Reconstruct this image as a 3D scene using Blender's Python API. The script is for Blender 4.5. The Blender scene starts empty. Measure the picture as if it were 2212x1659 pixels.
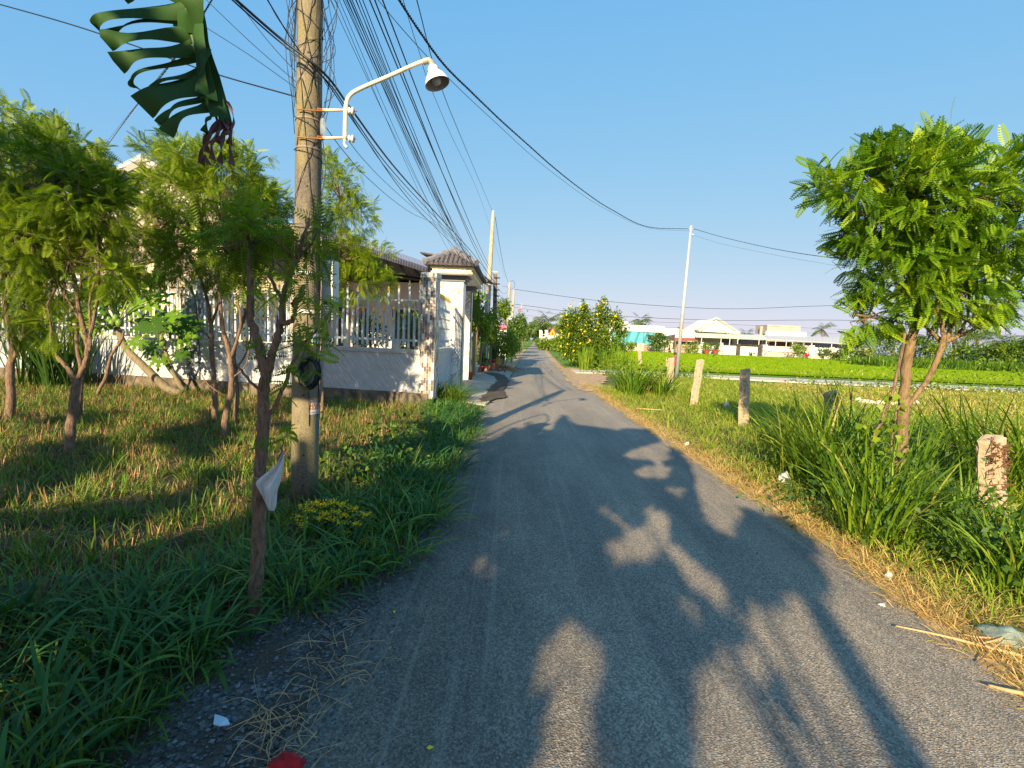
import bpy, bmesh, math, random
import numpy as np
from mathutils import Vector, Matrix
random.seed(7); rng = np.random.default_rng(11)
S = bpy.context.scene
R = math.radians
# ------------------------------------------------------------------ camera
F_PX, CAM_H, HOR, ROLL = 1060.0, 1.5, 730.5, R(2.4)
PITCH = math.atan((829.5 - HOR) / F_PX)
Fw = Vector((0, math.cos(PITCH), -math.sin(PITCH)))
U0 = Vector((0, math.sin(PITCH), math.cos(PITCH))); R0 = Vector((1, 0, 0))
Rt = math.cos(ROLL) * R0 + math.sin(ROLL) * U0
Up = -math.sin(ROLL) * R0 + math.cos(ROLL) * U0
CAM = Vector((0, 0, CAM_H))
cd = bpy.data.cameras.new('camera'); cam = bpy.data.objects.new('camera', cd); S.collection.objects.link(cam)
m = Matrix((Rt, Up, -Fw)).transposed().to_4x4(); m.translation = CAM; cam.matrix_world = m
cd.sensor_width = 36; cd.lens = 36 * F_PX / 2212; cd.clip_start = 0.05; cd.clip_end = 3000
S.camera = cam
# ------------------------------------------------------------------ light
SUN_EL, SUN_AZ = R(23), R(17.5)          # shadows fall away from the camera, a little to the right
LD = Vector((math.sin(SUN_AZ) * math.cos(SUN_EL), math.cos(SUN_AZ) * math.cos(SUN_EL), -math.sin(SUN_EL)))
SKY = ((.72, .575), (.30, 1.335), (.05, 2.66))
w = bpy.data.worlds.new('World'); S.world = w; w.use_nodes = True
nt = w.node_tree; bg = nt.nodes['Background']
sky = nt.nodes.new('ShaderNodeTexSky'); sky.sky_type = 'NISHITA'; sky.sun_disc = False
sky.sun_elevation = SUN_EL; sky.sun_rotation = R(180) + SUN_AZ
sky.air_density = 1.15; sky.dust_density = 0.5; sky.ozone_density = 2.2
sp_ = nt.nodes.new('ShaderNodeSeparateColor'); cm_ = nt.nodes.new('ShaderNodeCombineColor'); nt.links.new(sky.outputs[0], sp_.inputs[0])
for i_, (ga, mu_) in enumerate(SKY):   # softer contrast between horizon and zenith, as the tropical sky shows
    p_ = nt.nodes.new('ShaderNodeMath'); p_.operation = 'POWER'; p_.inputs[1].default_value = ga; q_ = nt.nodes.new('ShaderNodeMath'); q_.operation = 'MULTIPLY'; q_.inputs[1].default_value = mu_
    nt.links.new(sp_.outputs[i_], p_.inputs[0]); nt.links.new(p_.outputs[0], q_.inputs[0]); nt.links.new(q_.outputs[0], cm_.inputs[i_])
nt.links.new(cm_.outputs[0], bg.inputs[0]); bg.inputs[1].default_value = 0.14
sl = bpy.data.lights.new('sun', 'SUN'); sl.energy = 5.0; sl.angle = R(0.53); sl.color = (1.0, 0.77, 0.47)
so = bpy.data.objects.new('sun', sl); S.collection.objects.link(so)
so.rotation_euler = LD.to_track_quat('-Z', 'Y').to_euler()
S.view_settings.view_transform = 'Standard'; S.view_settings.look = 'None'
S.view_settings.exposure = 1.1; S.view_settings.gamma = 1.0
S.cycles.max_bounces = 6; S.cycles.transparent_max_bounces = 8
# ------------------------------------------------------------------ helpers
def ray(x, y): return Fw * F_PX + (float(x) - 1106) * Rt - (float(y) - 829.5) * Up
def G(x, y, z=0.0):
    d = ray(x, y); return CAM + d * ((z - CAM_H) / d.z)
def D(x, y, Y):
    d = ray(x, y); return CAM + d * (float(Y) / d.y)
def pxw(n, Y): return n * Y / F_PX
C = S.collection.objects
def link(o, parent=None):
    C.link(o)
    if parent is not None:
        o.parent = parent; o.matrix_parent_inverse = Matrix.Translation(-parent.location)
    return o
def tag(o, label=None, cat=None, group=None, kind=None):
    if label: o['label'] = label
    if cat: o['category'] = cat
    if group: o['group'] = group
    if kind: o['kind'] = kind
    return o
def thing(name, loc, label, cat, group=None):
    o = bpy.data.objects.new(name, None); o.empty_display_size = .1; C.link(o); o.location = loc
    return tag(o, label, cat, group)
class MB:
    def __init__(s): s.v = []; s.f = []; s.mi = []
    def add(s, vs, fs, m=0):
        b = len(s.v); s.v += [tuple(v) for v in vs]; s.f += [tuple(i + b for i in f) for f in fs]; s.mi += [m] * len(fs); return s
    def box(s, c, sz, ax=None, m=0):
        c = Vector(c); X, Y, Z = ax or (Vector((1, 0, 0)), Vector((0, 1, 0)), Vector((0, 0, 1)))
        vs = [c + X * (i * sz[0] / 2) + Y * (j * sz[1] / 2) + Z * (k * sz[2] / 2) for i in (-1, 1) for j in (-1, 1) for k in (-1, 1)]
        return s.add(vs, [(0, 1, 3, 2), (4, 6, 7, 5), (0, 4, 5, 1), (2, 3, 7, 6), (0, 2, 6, 4), (1, 5, 7, 3)], m)
    def tube(s, pts, rad, n=8, m=0, cap=True):
        pts = [Vector(p) for p in pts]; k = len(pts)
        if not hasattr(rad, '__len__'): rad = [rad] * k
        ref = None; vs = []
        for i, p in enumerate(pts):
            t = (pts[min(i + 1, k - 1)] - pts[max(i - 1, 0)]).normalized()
            if ref is None: ref = Vector((1, 0, 0)) if abs(t.x) < .8 else Vector((0, 0, 1))
            a = (ref - t * ref.dot(t)).normalized(); b = t.cross(a); ref = a
            vs += [p + (a * math.cos(2 * math.pi * j / n) + b * math.sin(2 * math.pi * j / n)) * rad[i] for j in range(n)]
        fs = [(i * n + j, i * n + (j + 1) % n, (i + 1) * n + (j + 1) % n, (i + 1) * n + j) for i in range(k - 1) for j in range(n)]
        if cap: fs += [tuple(range(n))[::-1], tuple(range((k - 1) * n, k * n))]
        return s.add(vs, fs, m)
    def lathe(s, c, prof, n=16, m=0, ax=None):
        c = Vector(c); X, Y, Z = ax or (Vector((1, 0, 0)), Vector((0, 1, 0)), Vector((0, 0, 1)))
        vs = [c + (X * math.cos(2 * math.pi * j / n) + Y * math.sin(2 * math.pi * j / n)) * r + Z * z for r, z in prof for j in range(n)]
        k = len(prof)
        return s.add(vs, [(i * n + j, i * n + (j + 1) % n, (i + 1) * n + (j + 1) % n, (i + 1) * n + j) for i in range(k - 1) for j in range(n)], m)
    def prism(s, poly, z0, z1, m=0):
        n = len(poly); vs = [(p[0], p[1], z0) for p in poly] + [(p[0], p[1], z1) for p in poly]
        return s.add(vs, [tuple(range(n))[::-1], tuple(range(n, 2 * n))] + [(i, (i + 1) % n, n + (i + 1) % n, n + i) for i in range(n)], m)
    def cyl(s, a, b, r, n=10, m=0): return s.tube([a, b], r, n, m)
    def build(s, name, mats, parent=None, smooth=False, bevel=0):
        me = bpy.data.meshes.new(name); me.from_pydata(s.v, [], s.f)
        if not isinstance(mats, (list, tuple)): mats = [mats]
        for x in mats: me.materials.append(x)
        me.polygons.foreach_set('material_index', s.mi)
        if smooth: me.polygons.foreach_set('use_smooth', [True] * len(s.f))
        me.update(); o = bpy.data.objects.new(name, me); link(o, parent)
        if bevel:
            b = o.modifiers.new('b', 'BEVEL'); b.width = bevel; b.segments = 2
        return o
def npmesh(name, V, F, mats, var=None, parent=None, midx=None, smooth=False):
    V = np.asarray(V, np.float32).reshape(-1, 3); F = np.asarray(F, np.int32); k = F.shape[1]
    me = bpy.data.meshes.new(name); me.vertices.add(len(V)); me.vertices.foreach_set('co', V.ravel())
    me.loops.add(F.size); me.loops.foreach_set('vertex_index', F.ravel())
    me.polygons.add(len(F)); me.polygons.foreach_set('loop_start', np.arange(0, F.size, k, dtype=np.int32))
    if not isinstance(mats, (list, tuple)): mats = [mats]
    for x in mats: me.materials.append(x)
    if midx is not None: me.polygons.foreach_set('material_index', np.asarray(midx, np.int32))
    if smooth: me.polygons.foreach_set('use_smooth', np.ones(len(F), bool))
    if var is not None:
        a = me.attributes.new('var', 'FLOAT', 'POINT'); a.data.foreach_set('value', np.asarray(var, np.float32).ravel())
    me.update(calc_edges=True); o = bpy.data.objects.new(name, me); return link(o, parent)
# ------------------------------------------------------------------ materials
def nodes(name):
    mt = bpy.data.materials.new(name); mt.use_nodes = True; n = mt.node_tree
    return mt, n, n.nodes['Principled BSDF']
def mapv(n, scale=(1, 1, 1), rot=(0, 0, 0), src='Object'):
    tc = n.nodes.new('ShaderNodeTexCoord'); mp = n.nodes.new('ShaderNodeMapping')
    n.links.new(tc.outputs[src], mp.inputs[0]); mp.inputs['Scale'].default_value = scale; mp.inputs['Rotation'].default_value = rot
    return mp.outputs[0]
def noise(n, vec, sc, det=6, rough=.6, dist=0):
    t = n.nodes.new('ShaderNodeTexNoise'); t.inputs['Scale'].default_value = sc; t.inputs['Detail'].default_value = det
    t.inputs['Roughness'].default_value = rough; t.inputs['Distortion'].default_value = dist
    if vec is not None: n.links.new(vec, t.inputs['Vector'])
    return t.outputs['Fac']
def ramp(n, fac, stops):
    r = n.nodes.new('ShaderNodeValToRGB'); e = r.color_ramp.elements
    while len(e) < len(stops): e.new(.5)
    for i, (p, c) in enumerate(stops): e[i].position = p; e[i].color = (*c, 1)
    n.links.new(fac, r.inputs[0]); return r.outputs[0]
def mixc(n, fac, a, b, mode='MIX'):
    x = n.nodes.new('ShaderNodeMix'); x.data_type = 'RGBA'; x.blend_type = mode
    for s, v in ((0, fac), (6, a), (7, b)):
        if hasattr(v, 'links'): n.links.new(v, x.inputs[s])
        else: x.inputs[s].default_value = v if s == 0 else (*v, 1)
    return x.outputs[2]
def bump(n, b, h, st=.3, dist=.01):
    k = n.nodes.new('ShaderNodeBump'); k.inputs['Strength'].default_value = st; k.inputs['Distance'].default_value = dist
    n.links.new(h, k.inputs['Height']); n.links.new(k.outputs[0], b.inputs['Normal'])
def flat(name, c, rough=.6, c2=None, sc=8, metal=0, bmp=0, spec=.4, ms=(1, 1, 1), pos=(.35, .65)):
    mt, n, b = nodes(name); b.inputs['Roughness'].default_value = rough; b.inputs['Metallic'].default_value = metal
    b.inputs['Specular IOR Level'].default_value = spec
    c2 = c2 or tuple(x * .8 for x in c); v = mapv(n, ms); f = noise(n, v, sc)
    n.links.new(ramp(n, f, [(pos[0], c2), (pos[1], c)]), b.inputs['Base Color'])
    if bmp: bump(n, b, f, bmp)
    return mt
def foliage(name, stops, trans=.3, rough=.45, spec=.35, attr=True, ts=1.25):
    mt, n, b = nodes(name)
    if attr: a = n.nodes.new('ShaderNodeAttribute'); a.attribute_name = 'var'; f = a.outputs['Fac']
    else: f = noise(n, mapv(n), 3)
    col = ramp(n, f, stops); n.links.new(col, b.inputs['Base Color'])
    b.inputs['Roughness'].default_value = rough; b.inputs['Specular IOR Level'].default_value = spec
    t = n.nodes.new('ShaderNodeBsdfTranslucent'); mx = n.nodes.new('ShaderNodeMixShader'); mx.inputs[0].default_value = trans
    n.links.new(mixc(n, 1.0, col, (ts, ts, .6), 'MULTIPLY'), t.inputs[0])
    n.links.new(b.outputs[0], mx.inputs[1]); n.links.new(t.outputs[0], mx.inputs[2])
    n.links.new(mx.outputs[0], n.nodes['Material Output'].inputs[0]); return mt
M = {}
M['frond'] = foliage('frond_leaf', [(0, (.06, .125, .012)), (.5, (.18, .28, .014)), (1, (.32, .42, .02))], .4)
M['frond_right'] = foliage('right_tree_leaf', [(0, (.035, .10, .010)), (.45, (.12, .26, .010)), (1, (.30, .44, .015))], .3)
M['lawn'] = foliage('lawn_blade', [(0, (.05, .11, .015)), (.55, (.11, .21, .02)), (.8, (.20, .29, .025)), (1, (.36, .32, .07))], .3, .55, .25)
M['verge'] = foliage('verge_blade', [(0, (.09, .15, .015)), (.5, (.20, .31, .025)), (.8, (.32, .42, .04)), (1, (.50, .45, .12))], .35, .6, .2)
M['broad'] = foliage('broad_blade', [(0, (.025, .085, .022)), (.5, (.05, .16, .03)), (.85, (.11, .23, .03)), (1, (.22, .26, .05))], .25, .5, .3)
M['tall'] = foliage('tall_blade', [(0, (.035, .09, .014)), (.5, (.10, .21, .014)), (.85, (.22, .34, .02)), (1, (.40, .38, .08))], .3, .5, .3)
M['rice'] = foliage('rice_blade', [(0, (.17, .29, .006)), (1, (.28, .42, .008))], .35, .6, .2)
M['dry'] = foliage('dry_blade', [(0, (.38, .24, .08)), (.6, (.62, .44, .16)), (.85, (.72, .56, .24)), (1, (.26, .34, .05))], .2, .7, .2)
M['stubble'] = foliage('stubble', [(0, (.14, .07, .035)), (.5, (.36, .21, .10)), (1, (.52, .36, .19))], .05, .8, .1)
M['leafd'] = foliage('dark_tree_leaf', [(0, (.03, .075, .015)), (.6, (.07, .15, .02)), (1, (.13, .22, .03))], .25)
M['leafl'] = foliage('light_tree_leaf', [(0, (.06, .12, .01)), (.6, (.14, .24, .012)), (1, (.25, .34, .02))], .3)
M['far'] = foliage('far_tree_leaf', [(0, (.05, .10, .03)), (.6, (.09, .17, .035)), (1, (.16, .24, .05))], .25)
M['palm'] = foliage('palm_leaf', [(0, (.06, .12, .03)), (.7, (.13, .20, .05)), (1, (.26, .26, .10))], .25)
M['papaya'] = foliage('papaya_leaf', [(0, (.025, .08, .010)), (.6, (.07, .17, .014)), (1, (.15, .29, .018))], .3, .65, .15)
M['flower'] = foliage('yellow_petal', [(0, (.75, .52, .01)), (1, (.95, .78, .02))], .2, .6)
M['deadleaf'] = foliage('dead_leaf', [(0, (.2, .08, .045)), (.6, (.45, .22, .12)), (1, (.62, .42, .26))], .1, .8)
# bark
def bark(name, a, b_, sc=30):
    mt, n, b = nodes(name); v = mapv(n, (1, 1, .22)); f = noise(n, v, sc, 8, .7, .6); g = noise(n, mapv(n), 4, 3)
    c = ramp(n, f, [(.40, a), (.49, tuple(x * .4 + y * .6 for x, y in zip(a, b_))), (.62, b_)])
    n.links.new(mixc(n, g, c, tuple(x * .45 for x in b_)), b.inputs['Base Color']); b.inputs['Roughness'].default_value = .9
    bump(n, b, f, .9, .015); return mt
M['bark'] = bark('bark_brown', (.035, .024, .018), (.36, .24, .16), 62)
M['barkl'] = bark('bark_light', (.06, .04, .022), (.38, .27, .14), 60)
M['barkp'] = bark('bark_papaya', (.16, .13, .08), (.34, .28, .18), 14)
M['wood'] = bark('weathered_wood', (.08, .06, .045), (.30, .23, .16), 20)
# pole concrete with moss
mt, n, b = nodes('mossy_concrete'); v = mapv(n, (1, 1, .18)); f = noise(n, v, 14, 10, .75); g = noise(n, mapv(n, (1, 1, .5)), 1.6, 4, .6, .4); h = noise(n, mapv(n), 90, 4)
c = ramp(n, f, [(.30, (.06, .05, .036)), (.50, (.155, .13, .09)), (.74, (.27, .235, .165))])
c = mixc(n, ramp(n, g, [(.42, (0, 0, 0)), (.56, (1, 1, 1))]), c, (.165, .14, .038))
k = ramp(n, noise(n, mapv(n, (1, 1, .35)), 3.1, 5, .65, .3), [(.53, (0, 0, 0)), (.63, (1, 1, 1))])
c = mixc(n, k, c, (.06, .052, .042)); n.links.new(mixc(n, .25, c, ramp(n, h, [(.3, (.05, .05, .05)), (.7, (.6, .55, .45))])), b.inputs['Base Color'])
b.inputs['Roughness'].default_value = .9; bump(n, b, f, .35, .01); M['pole'] = mt
M['conc'] = flat('old_concrete', (.52, .42, .29), .95, (.20, .16, .11), 22, bmp=.6, pos=(.3, .5))
M['polef'] = flat('pale_concrete', (.50, .43, .31), .9, (.36, .30, .22), 6)
M['drive'] = flat('driveway_concrete', (.50, .45, .37), .9, (.30, .27, .23), 2.5, bmp=.3)
M['lane'] = flat('lane_concrete', (.62, .57, .48), .9, (.46, .40, .31), 1.2)
# ground
mt, n, b = nodes('soil'); v = mapv(n); f = noise(n, v, 3, 8, .7); g = noise(n, v, .25, 5)
tc = n.nodes.new('ShaderNodeTexCoord'); sx = n.nodes.new('ShaderNodeSeparateXYZ'); n.links.new(tc.outputs['Object'], sx.inputs[0])
near = ramp(n, f, [(.3, (.045, .032, .022)), (.55, (.10, .07, .045)), (.8, (.19, .14, .09))])
far = ramp(n, g, [(.3, (.09, .17, .03)), (.6, (.13, .23, .035)), (.75, (.26, .24, .09))])
mr = n.nodes.new('ShaderNodeMapRange'); mr.inputs[1].default_value = 12; mr.inputs[2].default_value = 26; n.links.new(sx.outputs[1], mr.inputs[0])
n.links.new(mixc(n, mr.outputs[0], near, far), b.inputs['Base Color']); b.inputs['Roughness'].default_value = 1; b.inputs['Specular IOR Level'].default_value = .1
bump(n, b, f, .6, .03); M['soil'] = mt
# asphalt
mt, n, b = nodes('asphalt'); v = mapv(n); vo = n.nodes.new('ShaderNodeTexVoronoi'); vo.inputs['Scale'].default_value = 125; n.links.new(v, vo.inputs[0])
f2 = noise(n, v, 260, 2, .5); big = noise(n, mapv(n, (1.6, .35, 1)), 1.1, 5, .6); bw = n.nodes.new('ShaderNodeRGBToBW'); n.links.new(vo.outputs['Color'], bw.inputs[0])
c = ramp(n, bw.outputs[0], [(.12, (.07, .066, .06)), (.5, (.20, .185, .16)), (.9, (.44, .40, .34))])
c = mixc(n, .35, c, ramp(n, f2, [(.35, (.09, .085, .078)), (.65, (.36, .33, .28))]))
c = mixc(n, ramp(n, big, [(.38, (0, 0, 0)), (.62, (1, 1, 1))]), mixc(n, 1, c, (.84, .82, .80), 'MULTIPLY'), mixc(n, 1, c, (1.32, 1.24, 1.12), 'MULTIPLY'))
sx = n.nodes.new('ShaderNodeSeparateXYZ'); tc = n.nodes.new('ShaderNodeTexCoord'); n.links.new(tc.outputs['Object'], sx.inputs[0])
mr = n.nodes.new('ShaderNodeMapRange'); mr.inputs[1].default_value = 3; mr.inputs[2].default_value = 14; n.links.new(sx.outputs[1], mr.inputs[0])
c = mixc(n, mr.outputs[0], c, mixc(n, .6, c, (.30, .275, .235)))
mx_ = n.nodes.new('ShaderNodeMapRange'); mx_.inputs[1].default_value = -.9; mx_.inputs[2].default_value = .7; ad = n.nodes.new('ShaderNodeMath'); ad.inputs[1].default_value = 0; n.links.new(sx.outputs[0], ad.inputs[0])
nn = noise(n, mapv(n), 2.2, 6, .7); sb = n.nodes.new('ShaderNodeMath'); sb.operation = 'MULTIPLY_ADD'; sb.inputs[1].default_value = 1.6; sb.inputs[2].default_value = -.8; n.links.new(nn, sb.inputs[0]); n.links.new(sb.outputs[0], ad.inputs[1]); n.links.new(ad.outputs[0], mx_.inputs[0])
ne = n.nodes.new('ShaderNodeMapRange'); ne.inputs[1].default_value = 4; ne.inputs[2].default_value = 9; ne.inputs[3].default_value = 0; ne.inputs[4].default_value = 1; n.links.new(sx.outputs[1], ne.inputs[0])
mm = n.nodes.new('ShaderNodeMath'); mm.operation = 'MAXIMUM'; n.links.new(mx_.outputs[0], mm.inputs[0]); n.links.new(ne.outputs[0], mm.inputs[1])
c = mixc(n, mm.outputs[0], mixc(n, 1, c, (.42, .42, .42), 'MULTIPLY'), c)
ln = noise(n, mapv(n, (9, .12, 1)), 1.3, 4, .7); c = mixc(n, ramp(n, ln, [(.55, (0, 0, 0)), (.75, (.5, .5, .5))]), c, (.42, .38, .31))
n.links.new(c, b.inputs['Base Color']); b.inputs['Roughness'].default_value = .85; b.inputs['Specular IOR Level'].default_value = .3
bump(n, b, vo.outputs['Distance'], .8, .006); M['asphalt'] = mt
M['darkpatch'] = flat('dark_brown_patch', (.10, .075, .05), .9, (.055, .043, .033), 7, bmp=.4)
M['sand'] = flat('sandy_shoulder', (.50, .36, .20), 1, (.30, .21, .12), 6, bmp=.5)
M['stone'] = foliage('gravel_stone', [(0, (.05, .05, .05)), (.7, (.15, .15, .15)), (.95, (.26, .26, .25)), (1, (.42, .40, .36))], 0, .8)
mt, n, b = nodes('gravel_bed'); vo = n.nodes.new('ShaderNodeTexVoronoi'); vo.inputs['Scale'].default_value = 60; n.links.new(mapv(n), vo.inputs[0]); bw = n.nodes.new('ShaderNodeRGBToBW'); n.links.new(vo.outputs['Color'], bw.inputs[0])
c = mixc(n, ramp(n, noise(n, mapv(n), 4, 5), [(.4, (0, 0, 0)), (.6, (1, 1, 1))]), ramp(n, bw.outputs[0], [(.1, (.03, .03, .03)), (.6, (.10, .098, .092)), (.95, (.26, .25, .23))]), (.085, .06, .042))
n.links.new(c, b.inputs['Base Color']); b.inputs['Roughness'].default_value = .95; bump(n, b, vo.outputs['Distance'], 1, .012); M['gbed'] = mt
# tiles
def walltile():
    mt, n, b = nodes('blue_marble_tile')
    v = mapv(n, (1, 1, 1), (0, R(38), 0)); mp = n.nodes.new('ShaderNodeMapping'); n.links.new(v, mp.inputs[0]); mp.inputs['Scale'].default_value = (9, 1.5, .9)
    f = noise(n, mp.outputs[0], 4, 6, .7, .3)
    c = ramp(n, f, [(.3, (.30, .35, .39)), (.52, (.46, .50, .53)), (.68, (.70, .73, .74))])
    br = n.nodes.new('ShaderNodeTexBrick'); mp2 = n.nodes.new('ShaderNodeMapping'); tc = n.nodes.new('ShaderNodeTexCoord'); sx = n.nodes.new('ShaderNodeSeparateXYZ'); cx = n.nodes.new('ShaderNodeCombineXYZ')
    n.links.new(tc.outputs['Object'], sx.inputs[0]); n.links.new(sx.outputs[0], cx.inputs[0]); n.links.new(sx.outputs[2], cx.inputs[1]); n.links.new(cx.outputs[0], br.inputs['Vector'])
    br.offset = 0; br.inputs['Scale'].default_value = 1; br.inputs['Brick Width'].default_value = .5; br.inputs['Row Height'].default_value = .3; br.inputs['Mortar Size'].default_value = .004
    n.links.new(mixc(n, br.outputs['Fac'], c, (.45, .47, .48)), b.inputs['Base Color']); b.inputs['Roughness'].default_value = .3; return mt
M['walltile'] = walltile()
def mosaic(name, vec_axis, cols, w_=.06, h_=.12):
    mt, n, b = nodes(name); tc = n.nodes.new('ShaderNodeTexCoord'); sx = n.nodes.new('ShaderNodeSeparateXYZ'); cx = n.nodes.new('ShaderNodeCombineXYZ')
    ad = n.nodes.new('ShaderNodeMath'); ad.operation = 'ADD'
    n.links.new(tc.outputs['Object'], sx.inputs[0]); n.links.new(sx.outputs[0], ad.inputs[0]); n.links.new(sx.outputs[1], ad.inputs[1])
    n.links.new(sx.outputs[2], cx.inputs[0]); n.links.new(ad.outputs[0], cx.inputs[1])
    br = n.nodes.new('ShaderNodeTexBrick'); br.offset = .37; n.links.new(cx.outputs[0], br.inputs['Vector'])
    br.inputs['Scale'].default_value = 1; br.inputs['Brick Width'].default_value = h_; br.inputs['Row Height'].default_value = w_; br.inputs['Mortar Size'].default_value = .002
    br.inputs['Color1'].default_value = (0, 0, 0, 1); br.inputs['Color2'].default_value = (1, 1, 1, 1); br.inputs['Mortar'].default_value = (.6, .6, .6, 1)
    c = ramp(n, br.outputs['Color'], cols); n.links.new(c, b.inputs['Base Color']); b.inputs['Roughness'].default_value = .35
    n.nodes[-1]; [setattr(x.color_ramp, 'interpolation', 'CONSTANT') for x in n.nodes if x.type == 'VALTORGB']; return mt
M['mosaic'] = mosaic('mosaic_tile', 0, [(0, (.13, .11, .11)), (.3, (.36, .31, .28)), (.55, (.75, .70, .62)), (.75, (.24, .21, .2)), (.9, (.8, .78, .72))], .045, .12)
M['mosaicb'] = mosaic('blue_mosaic_tile', 0, [(0, (.05, .07, .09)), (.35, (.20, .23, .26)), (.6, (.6, .62, .62)), (.8, (.12, .14, .16))], .05, .07)
mt, n, b = nodes('veined_marble'); v = mapv(n, (1, 1, .7)); f = noise(n, v, 2.6, 8, .62, 1.6)
n.links.new(ramp(n, f, [(.30, (.72, .69, .64)), (.465, (.80, .77, .72)), (.495, (.26, .21, .17)), (.525, (.74, .71, .66)), (.7, (.84, .82, .78))]), b.inputs['Base Color']); b.inputs['Roughness'].default_value = .25; M['marble'] = mt
M['white'] = flat('white_paint', (.74, .73, .70), .5, (.60, .59, .57), 3)
M['whitew'] = flat('white_wall', (.80, .76, .72), .8, (.66, .62, .58), .6)
M['beige'] = flat('beige_wall', (.50, .42, .36), .8, (.40, .33, .29), 1.0)
M['cream'] = flat('cream_trim', (.80, .72, .46), .6, (.70, .62, .38), 4)
M['greyp'] = flat('grey_fence_paint', (.50, .58, .62), .45, (.44, .52, .56), 5)
M['gold'] = flat('gold_paint', (.75, .50, .10), .35, (.65, .40, .06), 9, metal=.3)
M['foot'] = flat('mossy_footing', (.22, .18, .13), .95, (.07, .06, .045), 5, bmp=.6)
M['coping'] = flat('grey_coping_tile', (.55, .57, .56), .4, (.36, .39, .40), 40, ms=(1, 1, 1), pos=(.45, .55))
M['rooftile'] = flat('grey_roof_tile', (.16, .15, .17), .7, (.09, .085, .10), 12)
M['darkroof'] = flat('dark_metal_roof', (.13, .12, .14), .55, (.09, .085, .1), 3)
M['soffit'] = flat('dark_soffit', (.05, .05, .055), .7)
M['cornice'] = flat('blue_grey_cornice', (.16, .19, .22), .6)
M['glassd'] = flat('dark_glass', (.05, .06, .07), .1, spec=.8)
M["metal"] = flat("galvanised_steel", (.55, .58, .62), .35, (.45, .48, .52), 5, metal=.35)
M['box'] = flat('cream_grey_box', (.60, .62, .58), .5, (.53, .55, .52), 2)
M['rust'] = flat('rusty_iron', (.45, .17, .04), .8, (.20, .08, .03), 30, bmp=.3)
M['lampw'] = flat('cream_lamp_paint', (.78, .72, .55), .45, (.62, .48, .28), 14, pos=(.28, .42))
M['enamel'] = flat('white_enamel', (.85, .84, .82), .25, (.78, .77, .75), 3)
M['enamelin'] = flat('shade_inside', (.45, .42, .42), .5)
M['ceramic'] = flat('white_ceramic', (.80, .80, .78), .15)
M['cable'] = flat('black_cable', (.012, .016, .02), .45)
M['cableb'] = flat('blue_black_cable', (.018, .035, .05), .45)
M['cableg'] = flat('grey_cable', (.28, .22, .2), .6)
M['black'] = flat('black_rubber', (.015, .015, .015), .6)
M['red'] = flat('red_cloth', (.55, .01, .015), .8, (.35, .005, .01), 30, bmp=.2)
M['terra'] = flat('terracotta', (.42, .08, .05), .6, (.32, .06, .04), 10)
M['yellow'] = flat('yellow_plastic', (.80, .50, .02), .5)
M['pink'] = flat('pink_paint', (.75, .16, .30), .6)
M['teal'] = flat('teal_netting', (.10, .44, .50), .8, (.07, .34, .42), .9, bmp=.3)
M['blacknet'] = flat('black_netting', (.04, .035, .04), .8, (.07, .065, .07), 1.2)
M['plank'] = flat('pale_planks', (.50, .38, .26), .9, (.34, .25, .17), 2, ms=(.3, 1, 8))
M['rustroof'] = flat('rusty_roof', (.40, .13, .08), .8, (.24, .09, .06), 2)
M['greenroof'] = flat('pale_green_roof', (.55, .62, .55), .5)
M['greyroof'] = flat('pale_grey_roof', (.50, .53, .58), .5)
M['pebble'] = flat('pebble_dash', (.62, .56, .50), .7, (.40, .33, .28), 6)
M['zig'] = flat('blue_white_tiles', (.75, .75, .75), .5, (.12, .16, .22), 5, pos=(.48, .52))
M['skin'] = flat('skin', (.42, .24, .15), .6)
M['hair'] = flat('black_hair', (.015, .012, .01), .5)
M['pinkc'] = flat('pink_clothes', (.75, .04, .16), .8)
M['bamboo'] = flat('dry_stalk', (.62, .42, .20), .6, (.44, .28, .12), 18, ms=(4, 4, 1))
M['rock'] = flat('pale_rubble', (.72, .64, .54), .9, (.55, .48, .4), 12, bmp=.4)
def plastic(name, c, tr=.35):
    mt, n, b = nodes(name); f = noise(n, mapv(n), 30, 4, .6); n.links.new(ramp(n, f, [(.3, tuple(x * .8 for x in c)), (.7, c)]), b.inputs['Base Color'])
    b.inputs['Roughness'].default_value = .3; t = n.nodes.new('ShaderNodeBsdfTransparent'); tl = n.nodes.new('ShaderNodeBsdfTranslucent'); tl.inputs[0].default_value = (*c, 1)
    mx = n.nodes.new('ShaderNodeMixShader'); mx.inputs[0].default_value = .35; n.links.new(b.outputs[0], mx.inputs[1]); n.links.new(tl.outputs[0], mx.inputs[2])
    m2 = n.nodes.new('ShaderNodeMixShader'); m2.inputs[0].default_value = tr; n.links.new(mx.outputs[0], m2.inputs[1]); n.links.new(t.outputs[0], m2.inputs[2])
    n.links.new(m2.outputs[0], n.nodes['Material Output'].inputs[0]); bump(n, b, f, .6, .01); return mt
M['bag'] = plastic('white_plastic_bag', (.88, .90, .90), .08)
M['bagg'] = plastic('green_plastic_bag', (.42, .55, .50), .2)
mt = foliage('banana_leaf', [(0, (.015, .06, .018)), (.5, (.03, .09, .02)), (1, (.07, .14, .03))], .22, .62, .22, attr=False, ts=.8); M['banana'] = mt
M['bananad'] = flat('dry_banana_strip', (.20, .08, .07), .7, (.10, .05, .05), 12)
M['orange'] = flat('orange_paper', (.62, .27, .12), .6)
M['paper'] = flat('white_paper', (.75, .75, .72), .6)
M['yellp'] = flat('yellow_paper', (.75, .78, .08), .6)
M['bluep'] = flat('blue_ink', (.04, .35, .55), .6)
M['greyink'] = flat('grey_ink', (.35, .35, .35), .6)
M['sred'] = flat('sign_red', (.75, .06, .03), .45)
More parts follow.
